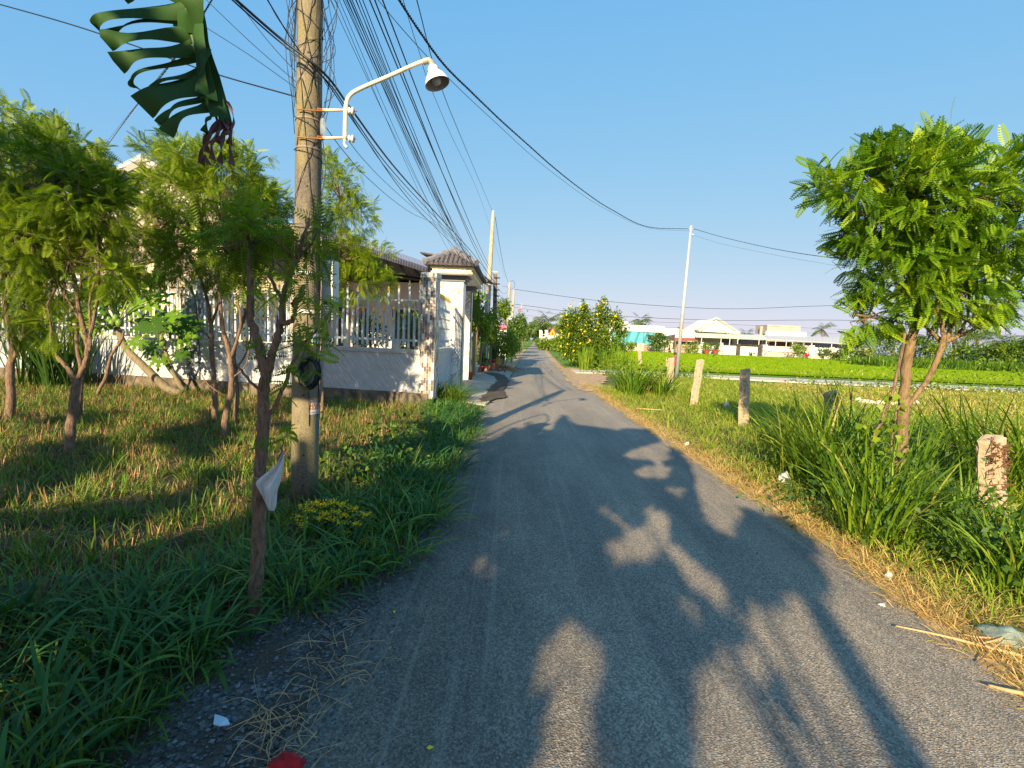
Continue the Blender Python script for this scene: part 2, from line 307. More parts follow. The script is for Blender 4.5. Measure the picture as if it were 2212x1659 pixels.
M['syel'] = flat('sign_yellow', (.90, .42, .02), .45)
# ------------------------------------------------------------------ vegetation builders
def blade_geo(P, az, lean, L, W, bend, var, seg=4):
    N = len(P); P = np.asarray(P, float); t = np.linspace(0, 1, seg + 1)
    th = lean[:, None] + bend[:, None] * t[None, :] ** 1.3
    dl = (L / seg)[:, None]; r = np.concatenate([np.zeros((N, 1)), np.cumsum(np.sin((th[:, 1:] + th[:, :-1]) / 2) * dl, 1)], 1)
    z = np.concatenate([np.zeros((N, 1)), np.cumsum(np.cos((th[:, 1:] + th[:, :-1]) / 2) * dl, 1)], 1)
    wd = (W / 2)[:, None] * np.array([.55 + 1.3 * x - 1.85 * x ** 3 if x < 1 else 0.02 for x in t])[None, :].clip(.02)
    ca, sa = np.cos(az)[:, None], np.sin(az)[:, None]
    tw = rng.uniform(-.6, .6, (N, 1)); sxv = -sa * np.cos(tw); syv = ca * np.cos(tw); szv = np.sin(tw)
    V = np.empty((N, seg + 1, 2, 3))
    for k, s_ in ((0, -1), (1, 1)):
        V[:, :, k, 0] = P[:, 0:1] + ca * r + s_ * sxv * wd; V[:, :, k, 1] = P[:, 1:2] + sa * r + s_ * syv * wd
        V[:, :, k, 2] = np.maximum(P[:, 2:3] + z + s_ * szv * wd, P[:, 2:3] + .004)
    base = (np.arange(N) * (seg + 1) * 2)[:, None]; q = []
    for i in range(seg): q.append(base + np.array([2 * i, 2 * i + 1, 2 * i + 3, 2 * i + 2]))
    F = np.stack(q, 1).reshape(-1, 4); vv = np.repeat(np.asarray(var), (seg + 1) * 2)
    return V.reshape(-1, 3), F, vv
def merge(parts):
    V, F, A = [], [], []; o = 0
    for v, f, a in parts: V.append(v); F.append(f + o); A.append(a); o += len(v)
    return np.concatenate(V), np.concatenate(F), np.concatenate(A)
def U(a, b, n): return rng.uniform(a, b, n)
def clumps(cent, nb, spread, lean, L, W, bend, vr=(0, 1), az0=None, seg=4):
    cent = np.asarray(cent, float); N = len(cent); k = np.repeat(np.arange(N), nb); n = len(k)
    off = rng.normal(0, spread, (n, 2)); P = np.zeros((n, 3)); P[:, :2] = cent[k, :2] + off; P[:, 2] = 0 if cent.shape[1] < 3 else cent[k, 2]
    az = np.arctan2(off[:, 1], off[:, 0]) + rng.normal(0, .6, n)
    if az0 is not None: az = np.where(rng.random(n) < .55, az0 + rng.normal(0, .6, n), az)
    sc = U(.75, 1.25, N)[k]; cv = U(vr[0], vr[1], N)[k]
    return blade_geo(P, az, U(*lean, n), U(*L, n) * sc, U(*W, n) * (.6 + .4 * sc), U(*bend, n), np.clip(cv + rng.normal(0, .12, n), 0, 1), seg)
def frond_tpl(n=13, ll=.2, lw=.05, droop=.35, fold=.25):
    V = []; F = []
    def q(a, b_, c_, d_):
        k = len(V); V.extend([a, b_, c_, d_]); F.append((k, k + 1, k + 2, k + 3))
    z = lambda x: -droop * x * x
    for i in range(5):
        a, b_ = i / 5, (i + 1) / 5; q((a, -.006, z(a)), (b_, -.005, z(b_)), (b_, .005, z(b_)), (a, .006, z(a)))
    for i in range(n):
        x = .12 + .88 * i / (n - 1); l = ll * (math.sin(math.pi * (.18 + .72 * i / (n - 1))) ** .6)
        for s_ in (-1, 1):
            dx = l * .35; y1 = s_ * l
            q((x, 0, z(x)), (x + dx * .5 - lw * .45, y1 * .5, z(x) - fold * l * .3), (x + dx, y1, z(x) - fold * l), (x + dx * .5 + lw * .45, y1 * .55, z(x) - fold * l * .3))
    return np.array(V), np.array(F)
TPL = frond_tpl(10, .19, .145, .22, .10); TPLF = frond_tpl(11, .25, .08, .4, .35)
def inst(tpl, P, Dr, sc, var, roll=.5):
    TV, TF = tpl; N = len(P); d = Dr / np.linalg.norm(Dr, axis=1, keepdims=True)
    up = np.tile(np.array([0, 0, 1.]), (N, 1)) + rng.normal(0, roll, (N, 3))
    s = np.cross(up, d); s /= np.linalg.norm(s, axis=1, keepdims=True) + 1e-9; u = np.cross(d, s)
    V = P[:, None, :] + sc[:, None, None] * (TV[None, :, 0:1] * d[:, None] + TV[None, :, 1:2] * s[:, None] + TV[None, :, 2:3] * u[:, None])
    F = (TF[None] + (np.arange(N) * len(TV))[:, None, None]).reshape(-1, 4)
    return V.reshape(-1, 3), F, np.repeat(var, len(TV))
def ball(c, r, n, inner=.35):
    d = rng.normal(0, 1, (n, 3)); d /= np.linalg.norm(d, axis=1, keepdims=True)
    rr = (inner + (1 - inner) * rng.random(n) ** .7)[:, None]; rr *= (1 + .18 * np.sin(d[:, 0:1] * 5 + c[0] * 3) * np.cos(d[:, 2:3] * 6 + c[1]))
    return np.asarray(c) + d * rr * np.asarray(r), d
def crown(ells, fl, nper, mat, parent, fork=None, tpl=TPL, droopz=-.25, name='crown', limb_mat=None, limb_r=.012, every=4, vr=(.1, 1)):
    """ells: (center, radii, n clumps)."""
    parts = []; mb = MB()
    for c, r, n in ells:
        cc, dn = ball(c, r, n)
        k = np.repeat(np.arange(n), nper); N = len(k)
        Dr = dn[k] * .8 + rng.normal(0, .6, (N, 3)); Dr[:, 2] += droopz + np.where(dn[k][:, 2] > .25, .38, 0)
        P = cc[k] + rng.normal(0, fl * .25, (N, 3)); var = np.clip(U(vr[0], vr[1], n)[k] * .7 + U(0, .3, N), 0, 1)
        parts.append(inst(tpl, P, Dr, U(.7, 1.25, N) * fl, var))
        if fork:
            for i in range(0, n, every):
                a = Vector(min(fork, key=lambda q: (Vector(q) - Vector(cc[i])).length)); e = Vector(cc[i]); mid = (a + e) / 2 + Vector(rng.normal(0, .06, 3))
                mb.tube([a, mid, e], [limb_r, limb_r * .7, limb_r * .35], 5)
    V, F, A = merge(parts); o = npmesh(name, V, F, mat, A, parent)
    if fork and mb.v: mb.build('branches', limb_mat or M['bark'], parent, True)
    return o
DIA = (np.array([(0, 0, 0), (.45, -.28, .05), (1, 0, -.1), (.45, .28, .05)], float), np.array([(0, 1, 2, 3)]))
def leafcloud(name, ells, size, mat, parent=None, tpl=DIA, vr=(0, 1), clump=12, cs=.35):
    parts = []
    for c, r, n in ells:
        m_ = max(4, n // clump); cc, dn = ball(c, r, m_, .3); k = rng.integers(0, m_, n)
        P = cc[k] + rng.normal(0, cs * np.mean(r) * .5, (n, 3)); Dr = rng.normal(0, 1, (n, 3)) + dn[k] * .7; Dr[:, 2] -= .3
        var = np.clip(U(vr[0], vr[1], m_)[k] * .7 + U(0, .3, n), 0, 1)
        P[:, 2] = np.maximum(P[:, 2], .03)
        parts.append(inst(tpl, P, Dr, U(.6, 1.3, n) * size, var, 1.0))
    V, F, A = merge(parts); return npmesh(name, V, F, mat, A, parent)
def E(x, y, Y, rx, ry, n, dep=1.0):
    """ellipsoid given by the picture centre, its distance and radii in px"""
    c = D(x, y, Y); return (tuple(c), (pxw(rx, Y), pxw((rx + ry) / 2, Y) * dep, pxw(ry, Y)), n)
def bez(pts, n=6):
    out = []; P = [Vector(p) for p in pts]
    if len(P) < 3: return P
    Q = [P[0] * 2 - P[1]] + P + [P[-1] * 2 - P[-2]]
    for i in range(1, len(Q) - 2):
        for j in range(n):
            t = j / n; a, b_, c_, d_ = Q[i - 1:i + 3]
            out.append(.5 * ((2 * b_) + (c_ - a) * t + (2 * a - 5 * b_ + 4 * c_ - d_) * t * t + (3 * b_ - a - 3 * c_ + d_) * t ** 3))
    return out + [P[-1]]
def limb(mb, px, r0, r1, jit=.012, n=10):
    """px: list of (x,y,Y)"""
    pts = bez([D(*q) if len(q) == 3 else q for q in px]); k = len(pts)
    rr = [r0 + (r1 - r0) * i / (k - 1) + random.uniform(-1, 1) * r0 * .07 for i in range(k)]
    pts = [p + Vector((random.uniform(-jit, jit) * .5, random.uniform(-jit, jit) * .5, 0)) if 0 < i < k - 1 else p for i, p in enumerate(pts)]
    mb.tube(pts, rr, n); return pts
# ================================================================== SETTING
def struct(o): o['kind'] = 'structure'; return o
g = MB(); g.add([(-400, -60, 0), (400, -60, 0), (400, 900, 0), (-400, 900, 0)], [(0, 1, 2, 3)])
struct(g.build('ground', M['soil']))
RL = [(-10, -.75), (1.5, -.72), (3, -.68), (6, -.62), (9.7, -.6), (13, -.35), (22, .05), (33, .45), (47, 1.0), (75, 2.2), (118, 4.2), (190, 7.4), (300, 12)]
RR = [(-10, 2.3), (2, 2.38), (3.6, 2.46), (8.4, 2.42), (17, 2.4), (24, 2.6), (35, 2.95), (47, 3.5), (70, 4.6), (118, 7.0), (183, 10.2), (300, 15)]
def lerp(T, y):
    return float(np.interp(y, [a for a, _ in T], [b_ for _, b_ in T]))
ys = list(np.arange(-10, 40, .12)) + list(np.arange(40, 300, 3)); vs = []; fs = []
for i, y in enumerate(ys):
    j = .05 if y < 40 else 0
    vs += [(lerp(RL, y) + random.gauss(0, j * .5) + .05 * math.sin(y * 2.3), y, .006), (lerp(RL, y) + .45, y, .012), ((lerp(RL, y) + lerp(RR, y)) / 2, y, .02), (lerp(RR, y) - .4, y, .012), (lerp(RR, y) + random.gauss(0, j * .45) + .04 * math.sin(y * 1.9), y, .006)]
    if i: a = 5 * i; fs += [(a - 5 + k, a - 4 + k, a + 1 + k, a + k) for k in range(4)]
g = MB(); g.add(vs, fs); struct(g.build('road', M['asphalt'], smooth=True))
def sheet(name, poly, z, mat, jit=0.0):
    P = []
    for i in range(len(poly)):
        a, b_ = Vector(poly[i]), Vector(poly[(i + 1) % len(poly)])
        k = max(1, int((b_ - a).length / .25)) if jit else 1
        for j in range(k): P.append(tuple(a.lerp(b_, j / k) + Vector((random.gauss(0, jit), random.gauss(0, jit)))))
    g = MB(); g.add([(*p, z) for p in P], [tuple(range(len(P)))]); return struct(g.build(name, mat))
sheet('gravel_shoulder', [(-1.35, -4), (-.6, -4), (-.55, 3), (-.55, 10.2), (-.9, 10.2), (-1.15, 5), (-1.25, 3)], .003, M['gbed'], .04)
g = MB(); g.prism([(-1.72, 11.6), (-.55, 10.6), (-.42, 12.5), (-.2, 16), (-.02, 21), (.1, 24), (-3.5, 24), (-3.5, 14.9), (-1.72, 14.9)], -.05, .035); struct(g.build('driveway', M['drive']))
def Gp(x, y): q = G(x, y); return (q.x, q.y)
sheet('dark_driveway_patch', [Gp(1035, 872), Gp(1062, 867), Gp(1098, 861), Gp(1087, 848), Gp(1094, 836), Gp(1100, 825), Gp(1090, 812), Gp(1062, 806), Gp(1042, 806), Gp(1068, 815), Gp(1074, 824), Gp(1060, 838), Gp(1048, 852)], .040, M['darkpatch'], .03)  # dark brown patch laid over the driveway edge
sheet('sandy_shoulder', [Gp(1208, 795), Gp(1232, 795), Gp(1300, 800), Gp(1310, 822), Gp(1300, 845), Gp(1262, 848), Gp(1225, 822)], .024, M['sand'], .08)
sheet('sandy_verge', [(2.3, 24), (2.75, 24), (3.1, 33), (3.6, 45), (4.9, 72), (8, 125), (7.2, 125), (4.4, 72), (3.1, 45), (2.7, 33)], .010, M['sand'], .08)
sheet('sandy_edge', [(2.25, -2), (2.62, -2), (2.7, 4), (2.68, 9), (2.65, 17), (2.3, 17), (2.3, 9), (2.3, 4)], .003, M['sand'], .05)
sheet('left_dirt_verge', [(.0, 22), (.35, 30), (.8, 43), (1.9, 70), (1.3, 70), (.1, 43), (-.4, 30), (-.9, 22)], .008, M['sand'], .06)
g = MB(); g.prism([(2.9, 24.6), (6, 25.1), (14, 24.9), (60, 24.0), (60, 21.2), (14, 22.2), (9, 23), (5.5, 23.3), (2.9, 22.5)], -.05, .06); struct(g.build('concrete_lane', M['lane']))
# ================================================================== BOUNDARY WALL AND FENCE
W0, W1 = Vector((-1.78, 10.42)), Vector((-13.4, 12.25))
wd = (W1 - W0).normalized(); wn = Vector((-wd.y, wd.x)) if (-wd.y) < 0 and wd.x < 0 else Vector((wd.y, -wd.x))
wn = Vector((wd.y, -wd.x)); wn = wn if wn.y < 0 else -wn
AX = (Vector((wd.x, wd.y, 0)), Vector((wn.x, wn.y, 0)), Vector((0, 0, 1)))
def wp(s, off, z): q = W0 + wd * s + wn * off; return Vector((q.x, q.y, z))
PIL = [0.0, 2.55, 5.55, 8.6, 11.6]
wall = thing('boundary_wall', wp(0, 0, 0), 'low marble tiled boundary wall with steel picket fence on top, left of the road', 'wall')
g = MB(); g.box(wp(6, .03, .13), (12.1, .32, .26), AX); g.build('footing', M['foot'], wall)
TOPW = 1.08
for a, b_ in zip(PIL[:-1], PIL[1:]):
    g = MB(); g.box(wp((a + b_) / 2, 0, (.26 + TOPW) / 2 + .0), (b_ - a - .31, .2, TOPW - .26), AX); g.build('tile_panel', M['walltile'], wall)
    g = MB(); g.box(wp((a + b_) / 2, 0, TOPW + .045), (b_ - a - .312, .25, .09), AX); g.build('coping', M['coping'], wall, bevel=.008)
    # steel panel
    g = MB(); t = MB(); n_ = int((b_ - a - .34) / .115); st = (b_ - a - .34) / n_
    for z in (1.36, 2.2): g.box(wp((a + b_) / 2, 0, z), (b_ - a - .3, .022, .045), AX)
    for i in range(n_):
        s_ = a + .17 + st * (i + .5); u = (i + .5) / n_; long_ = i % 2 == 0
        zt = 2.44 + .10 * math.cos(2 * math.pi * u) if long_ else 1.78 + .12 * math.cos(2 * math.pi * u)
        for off, zt_, zb in ((.02, zt, 1.21 if long_ else 1.24), (-.02, 2.02 + .1 * math.cos(2 * math.pi * u), 1.25)) if not long_ else ((.02, zt, 1.2),):
            g.box(wp(s_, off, (zt_ + zb) / 2), (.042, .018, zt_ - zb), AX)
            t.lathe(wp(s_, off, zt_), [(.0, 0), (.026, .0), (.032, .02), (.022, .05), (.0, .12)], 4, ax=AX)
        if long_ and i % 4 == 0: t.lathe(wp(s_, .045, 1.93), [(.0, -.05), (.022, 0), (.0, .05)], 4, ax=AX)
        for z in (1.36, 2.2): g.box(wp(s_, .035, z), (.012, .012, .012), AX)
    pf = g.build('picket_panel', M['greyp'], wall); t.build('gold_tips', M['gold'], pf)
for i, s_ in enumerate(PIL):
    hgt = 2.62 if i == 0 else 2.42
    g = MB(); g.box(wp(s_, .0, .1 + hgt / 2), (.31, .30, hgt - .1), AX); o = g.build('pillar', M['mosaic'] if i == 0 else M['mosaicb'], wall)
    g = MB(); g.box(wp(s_, 0, hgt + .1), (.35, .34, .11), AX); g.build('pillar_cap', M['coping'], o, bevel=.01)
# side fence section facing the road
sfl = thing('side_fence', (-1.76, 12.2, 0), 'short grey picket fence between the corner pillar and the gate, facing the road', 'fence')
g = MB(); g.box((-1.84, 12.2, .55), (.2, 3.2, 1.08)); g.build('tile_panel', M['walltile'], sfl)
g = MB(); g.box((-1.84, 12.2, 1.13), (.26, 3.2, .09)); g.build('coping', M['coping'], sfl)
g = MB(); t = MB()
for z in (1.38, 2.15): g.box((-1.80, 12.1, z), (.022, 2.98, .045))
for i in range(22):
    y = 10.72 + i * .13; g.box((-1.78, y, 1.80), (.018, .045, 1.16)); t.lathe((-1.78, y, 2.38), [(0, 0), (.026, 0), (.032, .02), (.022, .05), (0, .12)], 4)
    for z in (1.9, 1.66): t.lathe((-1.765, y + .06, z), [(0, -.03), (.010, 0), (0, .03)], 4)
pf = g.build('picket_panel', M['greyp'], sfl); t.build('gold_tips', M['gold'], pf)
# ================================================================== GATE
gate = thing('gate_portal', (-1.8, 15.5, 0), 'tall gate portal with two veined marble columns and a small grey tiled hip roof', 'gate')
for (x0, x1, y0, y1, h_) in ((-2.15, -1.46, 13.85, 14.5, 3.02), (-2.15, -1.48, 16.6, 17.2, 3.02)):
    g = MB(); g.box(((x0 + x1) / 2, (y0 + y1) / 2, h_ / 2), (x1 - x0, y1 - y0, h_)); c_ = g.build('column', M['marble'], gate, bevel=.01)
    g = MB()
    for k, (e, z) in enumerate(((.04, h_ - .02), (.09, h_ + .05), (.15, h_ + .12))): g.box(((x0 + x1) / 2, (y0 + y1) / 2, z + .035), (x1 - x0 + 2 * e, y1 - y0 + 2 * e, .068))
    g.build('capital', M['cornice'], c_)
    g = MB(); g.box((x1 + .004, y0 + .004, h_ / 2), (.03, .03, h_ - .1)); g.build('corner_strip', M['cornice'], c_)
ex0, ex1, ey0, ey1 = -2.36, -1.20, 13.5, 17.5
g = MB(); g.box(((ex0 + ex1) / 2 + .02, (ey0 + ey1) / 2, 3.24), (ex1 - ex0 - .1, ey1 - ey0 - .1, .17)); g.build('beam', M['whitew'], gate)
g = MB(); g.box(((ex0 + ex1) / 2 + .02, (ey0 + ey1) / 2, 3.345), (ex1 - ex0, ey1 - ey0, .05)); g.box(((ex0 + ex1) / 2 + .02, (ey0 + ey1) / 2, 3.20), (ex1 - ex0 - .03, ey1 - ey0 - .03, .05)); g.build('fascia', M['cream'], gate)
# hip roof with rows of half round tiles
rx0, rx1, ry0, ry1, zE, zR = ex0 - .12, ex1 + .12, ey0 - .15, ey1 + .15, 3.38, 3.82
cx_ = (rx0 + rx1) / 2; hw = (rx1 - rx0) / 2; ra, rb = Vector((cx_, ry0 + hw, zR)), Vector((cx_, ry1 - hw, zR))
cr = [Vector((rx0, ry0, zE)), Vector((rx1, ry0, zE)), Vector((rx1, ry1, zE)), Vector((rx0, ry1, zE))]
g = MB(); g.add([*cr, ra, rb], [(0, 1, 4), (1, 2, 5, 4), (2, 3, 5), (3, 0, 4, 5), (3, 2, 1, 0)])
def tiles(a, b_, t0, t1, n_):
    for i in range(n_):
        u = (i + .5) / n_; e = a.lerp(b_, u)
        tt = t0.lerp(t1, u) if t0 != t1 else t0
        if t0 == t1: k = 1 - abs(2 * u - 1); tt = Vector((e.x, e.y, e.z)) + (Vector((e.x if abs(a.y - b_.y) < .01 else t0.x, t0.y if abs(a.y - b_.y) < .01 else e.y, t0.z)) - e) * k
        L = (tt - e).length; m_ = max(1, int(L / .17)); d = (tt - e) / m_
        for j in range(m_):
            p = e + d * j; g.tube([p + Vector((0, 0, .030)), p + d * 1.05 + Vector((0, 0, .012))], [.062, .05], 6)
tiles(cr[0], cr[1], ra, ra, 11); tiles(cr[1], cr[2], ra, rb, 28); tiles(cr[3], cr[0], rb, ra, 28)
rf = g.build('roof', M['rooftile'], gate)
g = MB()
for a, b_ in ((cr[0], ra), (cr[1], ra), (ra, rb), (cr[2], rb), (cr[3], rb)):
    m_ = max(1, int((b_ - a).length / .34)); d = (b_ - a) / m_
    for j in range(m_): g.tube([a + d * j + Vector((0, 0, .07)), a + d * (j + 1.05) + Vector((0, 0, .05))], [.095, .075], 8)
g.lathe(ra + Vector((0, 0, .05)), [(.1, 0), (.12, .04), (.06, .1), (0, .12)], 8); g.build('ridge_tiles', flat('light_ridge_tile', (.24, .25, .29), .7, (.15, .15, .17), 9), rf)
# ================================================================== CANOPY ROOFS BEHIND
cp = thing('carport', (-4, 16, 0), 'large dark corrugated steel canopy over the yard behind the fence', 'canopy')
A1, A2 = D(690, 500, 12.2), D(925, 578, 15.6); A3 = Vector((-1.9, 24, A2.z - .1)); A4 = Vector((-9.5, 24, 3.7)); A5 = Vector((-9, 14.5, 4.3))
g = MB(); g.add([A1, A2, A3, A4, A5], [(0, 1, 2, 3, 4)]); g.build('sheeting', M['soffit'], cp)
g = MB(); n_ = 60
for i in range(n_):   # rolled down lip of the sheeting with its ribs
    a = A1.lerp(A2, i / n_); b_ = A1.lerp(A2, (i + .55) / n_); k = Vector((-.03, -.09, 0))
    for q in range(4):
        h0, h1 = q / 4, (q + 1) / 4; f0 = lambda p, h: p + Vector((.10 * math.sin(h * 1.6) - .08, -.22 * math.sin(h * 1.6), .17 - .36 * h))
        for (p0, p1, up) in ((a, b_, .02), (b_, A1.lerp(A2, (i + 1) / n_), 0)):
            o_ = Vector((-up, -up * 1.5, 0)); g.add([f0(p0, h0) + o_, f0(p1, h0) + o_, f0(p1, h1) + o_, f0(p0, h1) + o_], [(0, 1, 2, 3)])
g.build('ribbed_lip', flat('grey_ribbed_sheet', (.27, .25, .31), .5, (.2, .19, .24), 5), cp)
g = MB()
for i in range(9):
    a = A1.lerp(A2, i / 8); b_ = A4.lerp(A3, i / 8); g.tube([a + Vector((0, .1, -.08)), b_ + Vector((0, 0, -.08))], .045, 4)
g.tube([A1.lerp(A4, .35) - Vector((0, 0, .15)), A2.lerp(A3, .35) - Vector((0, 0, .15))], .06, 4); g.build('rafters', M['soffit'], cp)
g = MB()
for p in (A1.lerp(A4, .3), A2.lerp(A3, .8), A2.lerp(A4, .5)): g = MB(); g.tube([(p.x, p.y, 0), (p.x, p.y, p.z - .1)], .05, 6); g.build('post', M['white'], cp)
c2 = thing('roadside_canopy', (-1.6, 21, 0), 'dark corrugated awning beside the road on white steel posts, behind the gate', 'canopy')
B1, B2 = D(1000, 562, 17.6), D(1068, 615, 25.5)
g = MB(); off = Vector((-1.6, .5, .25)); g.add([B1, B2, B2 + off, B1 + off, B1 + Vector((0, 0, .03)), B2 + Vector((0, 0, .03)), B2 + off + Vector((0, 0, .03)), B1 + off + Vector((0, 0, .03))], [(0, 1, 2, 3), (7, 6, 5, 4), (0, 4, 5, 1), (1, 5, 6, 2), (2, 6, 7, 3), (3, 7, 4, 0)])
for i in range(40): p = B1.lerp(B2, i / 40); g.tube([p + Vector((0, 0, .035)), p + off + Vector((0, 0, .035))], .03, 4)
g.build('sheeting', M['darkroof'], c2)
g = MB()
for u in (.05, .5, .98):
    p = B1.lerp(B2, u) + Vector((-.22, .05, -.05)); g.tube([(p.x, p.y, 0), p], .06, 6)
for dz in (-.12, -.75): g.tube([B1 + Vector((-.22, 0, dz)), B2 + Vector((-.22, 0, dz))], .035, 4)
for i in range(16): p = B1.lerp(B2, (i + .5) / 16) + Vector((-.22, 0, 0)); g.tube([p + Vector((0, 0, -.12)), p + Vector((0, 0, -.75))], .014, 4)
g.build('frame', M['white'], c2)
# ================================================================== HOUSE AT LEFT
hs = thing('house', (-15, 20, 0), 'large beige house with white gable roof showing between the trees at the left', 'house')
HY = 17.0
hx0, hx1 = D(60, 600, HY).x, D(640, 600, HY).x; zt = D(300, 470, HY).z
g = MB(); g.box(((hx0 + hx1) / 2, HY + 3, zt / 2), (hx1 - hx0, 6, zt)); g.build('wall', M['beige'], hs)
ap = D(310, 338, HY - .6); el, er = D(120, 432, HY - .6), D(520, 478, HY - .6)
g = MB(); g.add([(ap.x, HY, ap.z - .3), (el.x + .3, HY, zt - .01), (er.x - .3, HY, zt - .01), (ap.x, HY + 6, ap.z - .3), (el.x + .3, HY + 6, zt - .01), (er.x - .3, HY + 6, zt - .01)], [(0, 1, 2), (3, 5, 4), (0, 3, 4, 1), (0, 2, 5, 3)]); g.build('gable', M['whitew'], hs)
g = MB()
for a in (el, er):
    d = (a - ap).normalized(); nrm = Vector((-d.z, 0, d.x)); nrm = nrm if nrm.z > 0 else -nrm
    g.add([ap + Vector((0, 0, 0)), a, a + Vector((0, 7.4, 0)), ap + Vector((0, 7.4, 0))] + [q + nrm * .12 for q in (ap, a, a + Vector((0, 7.4, 0)), ap + Vector((0, 7.4, 0)))], [(0, 1, 2, 3), (7, 6, 5, 4), (0, 4, 5, 1), (1, 5, 6, 2), (2, 6, 7, 3), (3, 7, 4, 0)])
g.build('roof', flat('blue_grey_roof', (.24, .33, .38), .6, (.18, .26, .31), 3), hs)
g = MB()
for a in (el, er): g.tube([ap + Vector((0, -.05, -.12)), a + Vector((0, -.05, -.12))], .13, 4)
g.build('bargeboard', M['whitew'], hs)
for px_ in (60, 186, 236, 330, 430, 520):
    p = D(px_, 560, HY - .12); g = MB(); g.box((p.x, HY - .12, zt / 2), (.22, .22, zt)); g.build('pilaster', M['cream'], hs)
g = MB(); g.box(((hx0 + hx1) / 2, HY - .06, D(300, 525, HY).z), (hx1 - hx0, .1, .12)); g.box(((hx0 + hx1) / 2, HY - .06, D(300, 612, HY).z), (hx1 - hx0, .1, .14)); g.build('string_course', M['cream'], hs)
for a, b_, mt in ((70, 175, 'glassd'), (250, 318, 'glassd'), (345, 375, 'cream'), (390, 420, 'glassd'), (440, 510, 'glassd'), (540, 620, 'glassd')):
    p, q = D(a, 640, HY - .05), D(b_, 720, HY - .05); g = MB(); g.box(((p.x + q.x) / 2, HY - .03, (p.z + q.z) / 2 - .1), (q.x - p.x, .06, p.z - q.z + .5)); w_ = g.build('window', M[mt], hs)
    g = MB(); zc = (p.z + q.z) / 2 - .1; hh = (p.z - q.z + .5) / 2; xm = (p.x + q.x) / 2
    for xx in (p.x, xm, q.x): g.box((xx, HY - .075, zc), (.05, .03, 2 * hh))
    for zz in (zc - hh, zc + hh): g.box((xm, HY - .076, zz), (q.x - p.x, .03, .05))
    g.build('frame', M['white'], w_)
g = MB(); g.prism([(-1.95, 14.9), (-1.95, 11.2), (-13, 13.0), (-13, 24), (-2.2, 24)], -.04, .02); struct(g.build('yard_paving', M['drive']))
wg = thing('house_wing', (-6, 20, 0), 'low cream house wing with dark doors under the canopy behind the fence', 'house')
g = MB(); g.box((-5.9, 21.5, 1.75), (6.4, 4, 3.5)); g.build('wall', M['whitew'], wg)
for x, w__ in ((-8.2, 1.0), (-6.4, 1.3), (-4.3, 1.1)):
    g = MB(); g.box((x, 19.49, 1.25), (w__, .06, 2.4)); d_ = g.build('door', M['glassd'], wg); g = MB()
    for q in (-w__ / 2, 0, w__ / 2): g.box((x + q, 19.44, 1.25), (.06, .05, 2.4))
    g.box((x, 19.435, 2.47), (w__ + .1, .05, .07)); g.build('frame', M['white'], d_)
g = MB(); g.box((-5.9, 19.45, .35), (6.42, .08, .7)); g.build('skirting', M['greyp'], wg)
# flag and orange pots seen through the pickets
f_ = thing('flag', D(606, 740, 11.9), 'red cloth flag hanging from a thin stick behind the pickets', 'flag')
a = D(611, 612, 11.9); g = MB(); g.tube([(a.x, a.y, 0), a], .012, 5); g.build('stick', M['white'], f_)
vs = []; 
for i in range(7):
    for j in range(5):
        p = D(612 - j * 4.5 - i * .8, 676 + i * 8 + j * 2, 11.9); vs.append(p + Vector((0, .05 * math.sin(j * 1.7 + i * .6), 0)))
g = MB(); g.add(vs, [(i * 5 + j, i * 5 + j + 1, (i + 1) * 5 + j + 1, (i + 1) * 5 + j) for i in range(6) for j in range(4)]); g.build('cloth', M['red'], f_, True)
# garden shrubs inside the fence
for (x, y, Y, rx, ry, lab) in ((890, 715, 12.2, 34, 50, 'dark green shrub behind the fence beside the gate'), (800, 720, 12.6, 38, 34, 'dark green shrub behind the middle of the fence'), (545, 650, 13.3, 40, 85, 'bushy tree in the yard behind the pickets, left of the utility pole'), (90, 640, 14, 80, 70, 'dark bush inside the yard at the far left')):
    t_ = thing('shrub', D(x, y, Y), lab, 'shrub', 'shrubs behind the fence')
    leafcloud('foliage', [E(x, y, Y, rx, ry, 900)], .09, M['leafd'], t_)
    p = D(x, y, Y); g = MB(); g.tube([(p.x, p.y, 0), p], .025, 5); g.build('stem', M['bark'], t_)
# ================================================================== UTILITY POLE, LAMP, BOX
PB = G(658, 1084); PT = D(672, -140, PB.y); PY = PB.y
def pole_pt(y): # centre of the pole at picture height y
    k = (y - 1084) / (-140 - 1084); return PB.lerp(PT, k)
up_ = thing('utility_pole', PB, 'thick mossy round concrete utility pole wound with thin wires, nearest to the camera', 'utility pole', 'utility poles')
PR0, PR1 = .113, .093
pts = [PB.lerp(PT, i / 14) - Vector((0, 0, .05 if i == 0 else 0)) for i in range(15)]
g = MB(); g.tube(pts, [PR0 + (PR1 - PR0) * i / 14 for i in range(15)], 28); g.build('shaft', M['pole'], up_, True)
def pole_r(y): return PR0 + (PR1 - PR0) * (y - 1084) / (-140 - 1084)
toc = (Vector((0, 0, 0)) - Vector((PB.x, PB.y, 0))).normalized()   # towards the viewer side
def on_pole(y, ang, off=.0):
    """ang degrees from the side facing the road front, positive to the right"""
    a = math.atan2(toc.y, toc.x) + R(ang); p = pole_pt(y); r = pole_r(y) + off
    return p + Vector((math.cos(a) * r, math.sin(a) * r, 0))
g = MB()
for y in (105, 246, 377, 452, 505, 668, 830, 966, 1036): g.lathe(on_pole(y, -8, -.002), [(0, .006), (.0085, .006), (.0085, 0)], 8, ax=(Vector((1, 0, 0)), Vector((0, 0, 1)), toc))
g.build('bolt_hole', M['black'], up_)
def wrap(y0, y1, a0, a1, n=14, off=.008): return [on_pole(y0 + (y1 - y0) * i / n, a0 + (a1 - a0) * i / n, off + .006 * math.sin(i * 1.7)) for i in range(n + 1)]
g = MB()
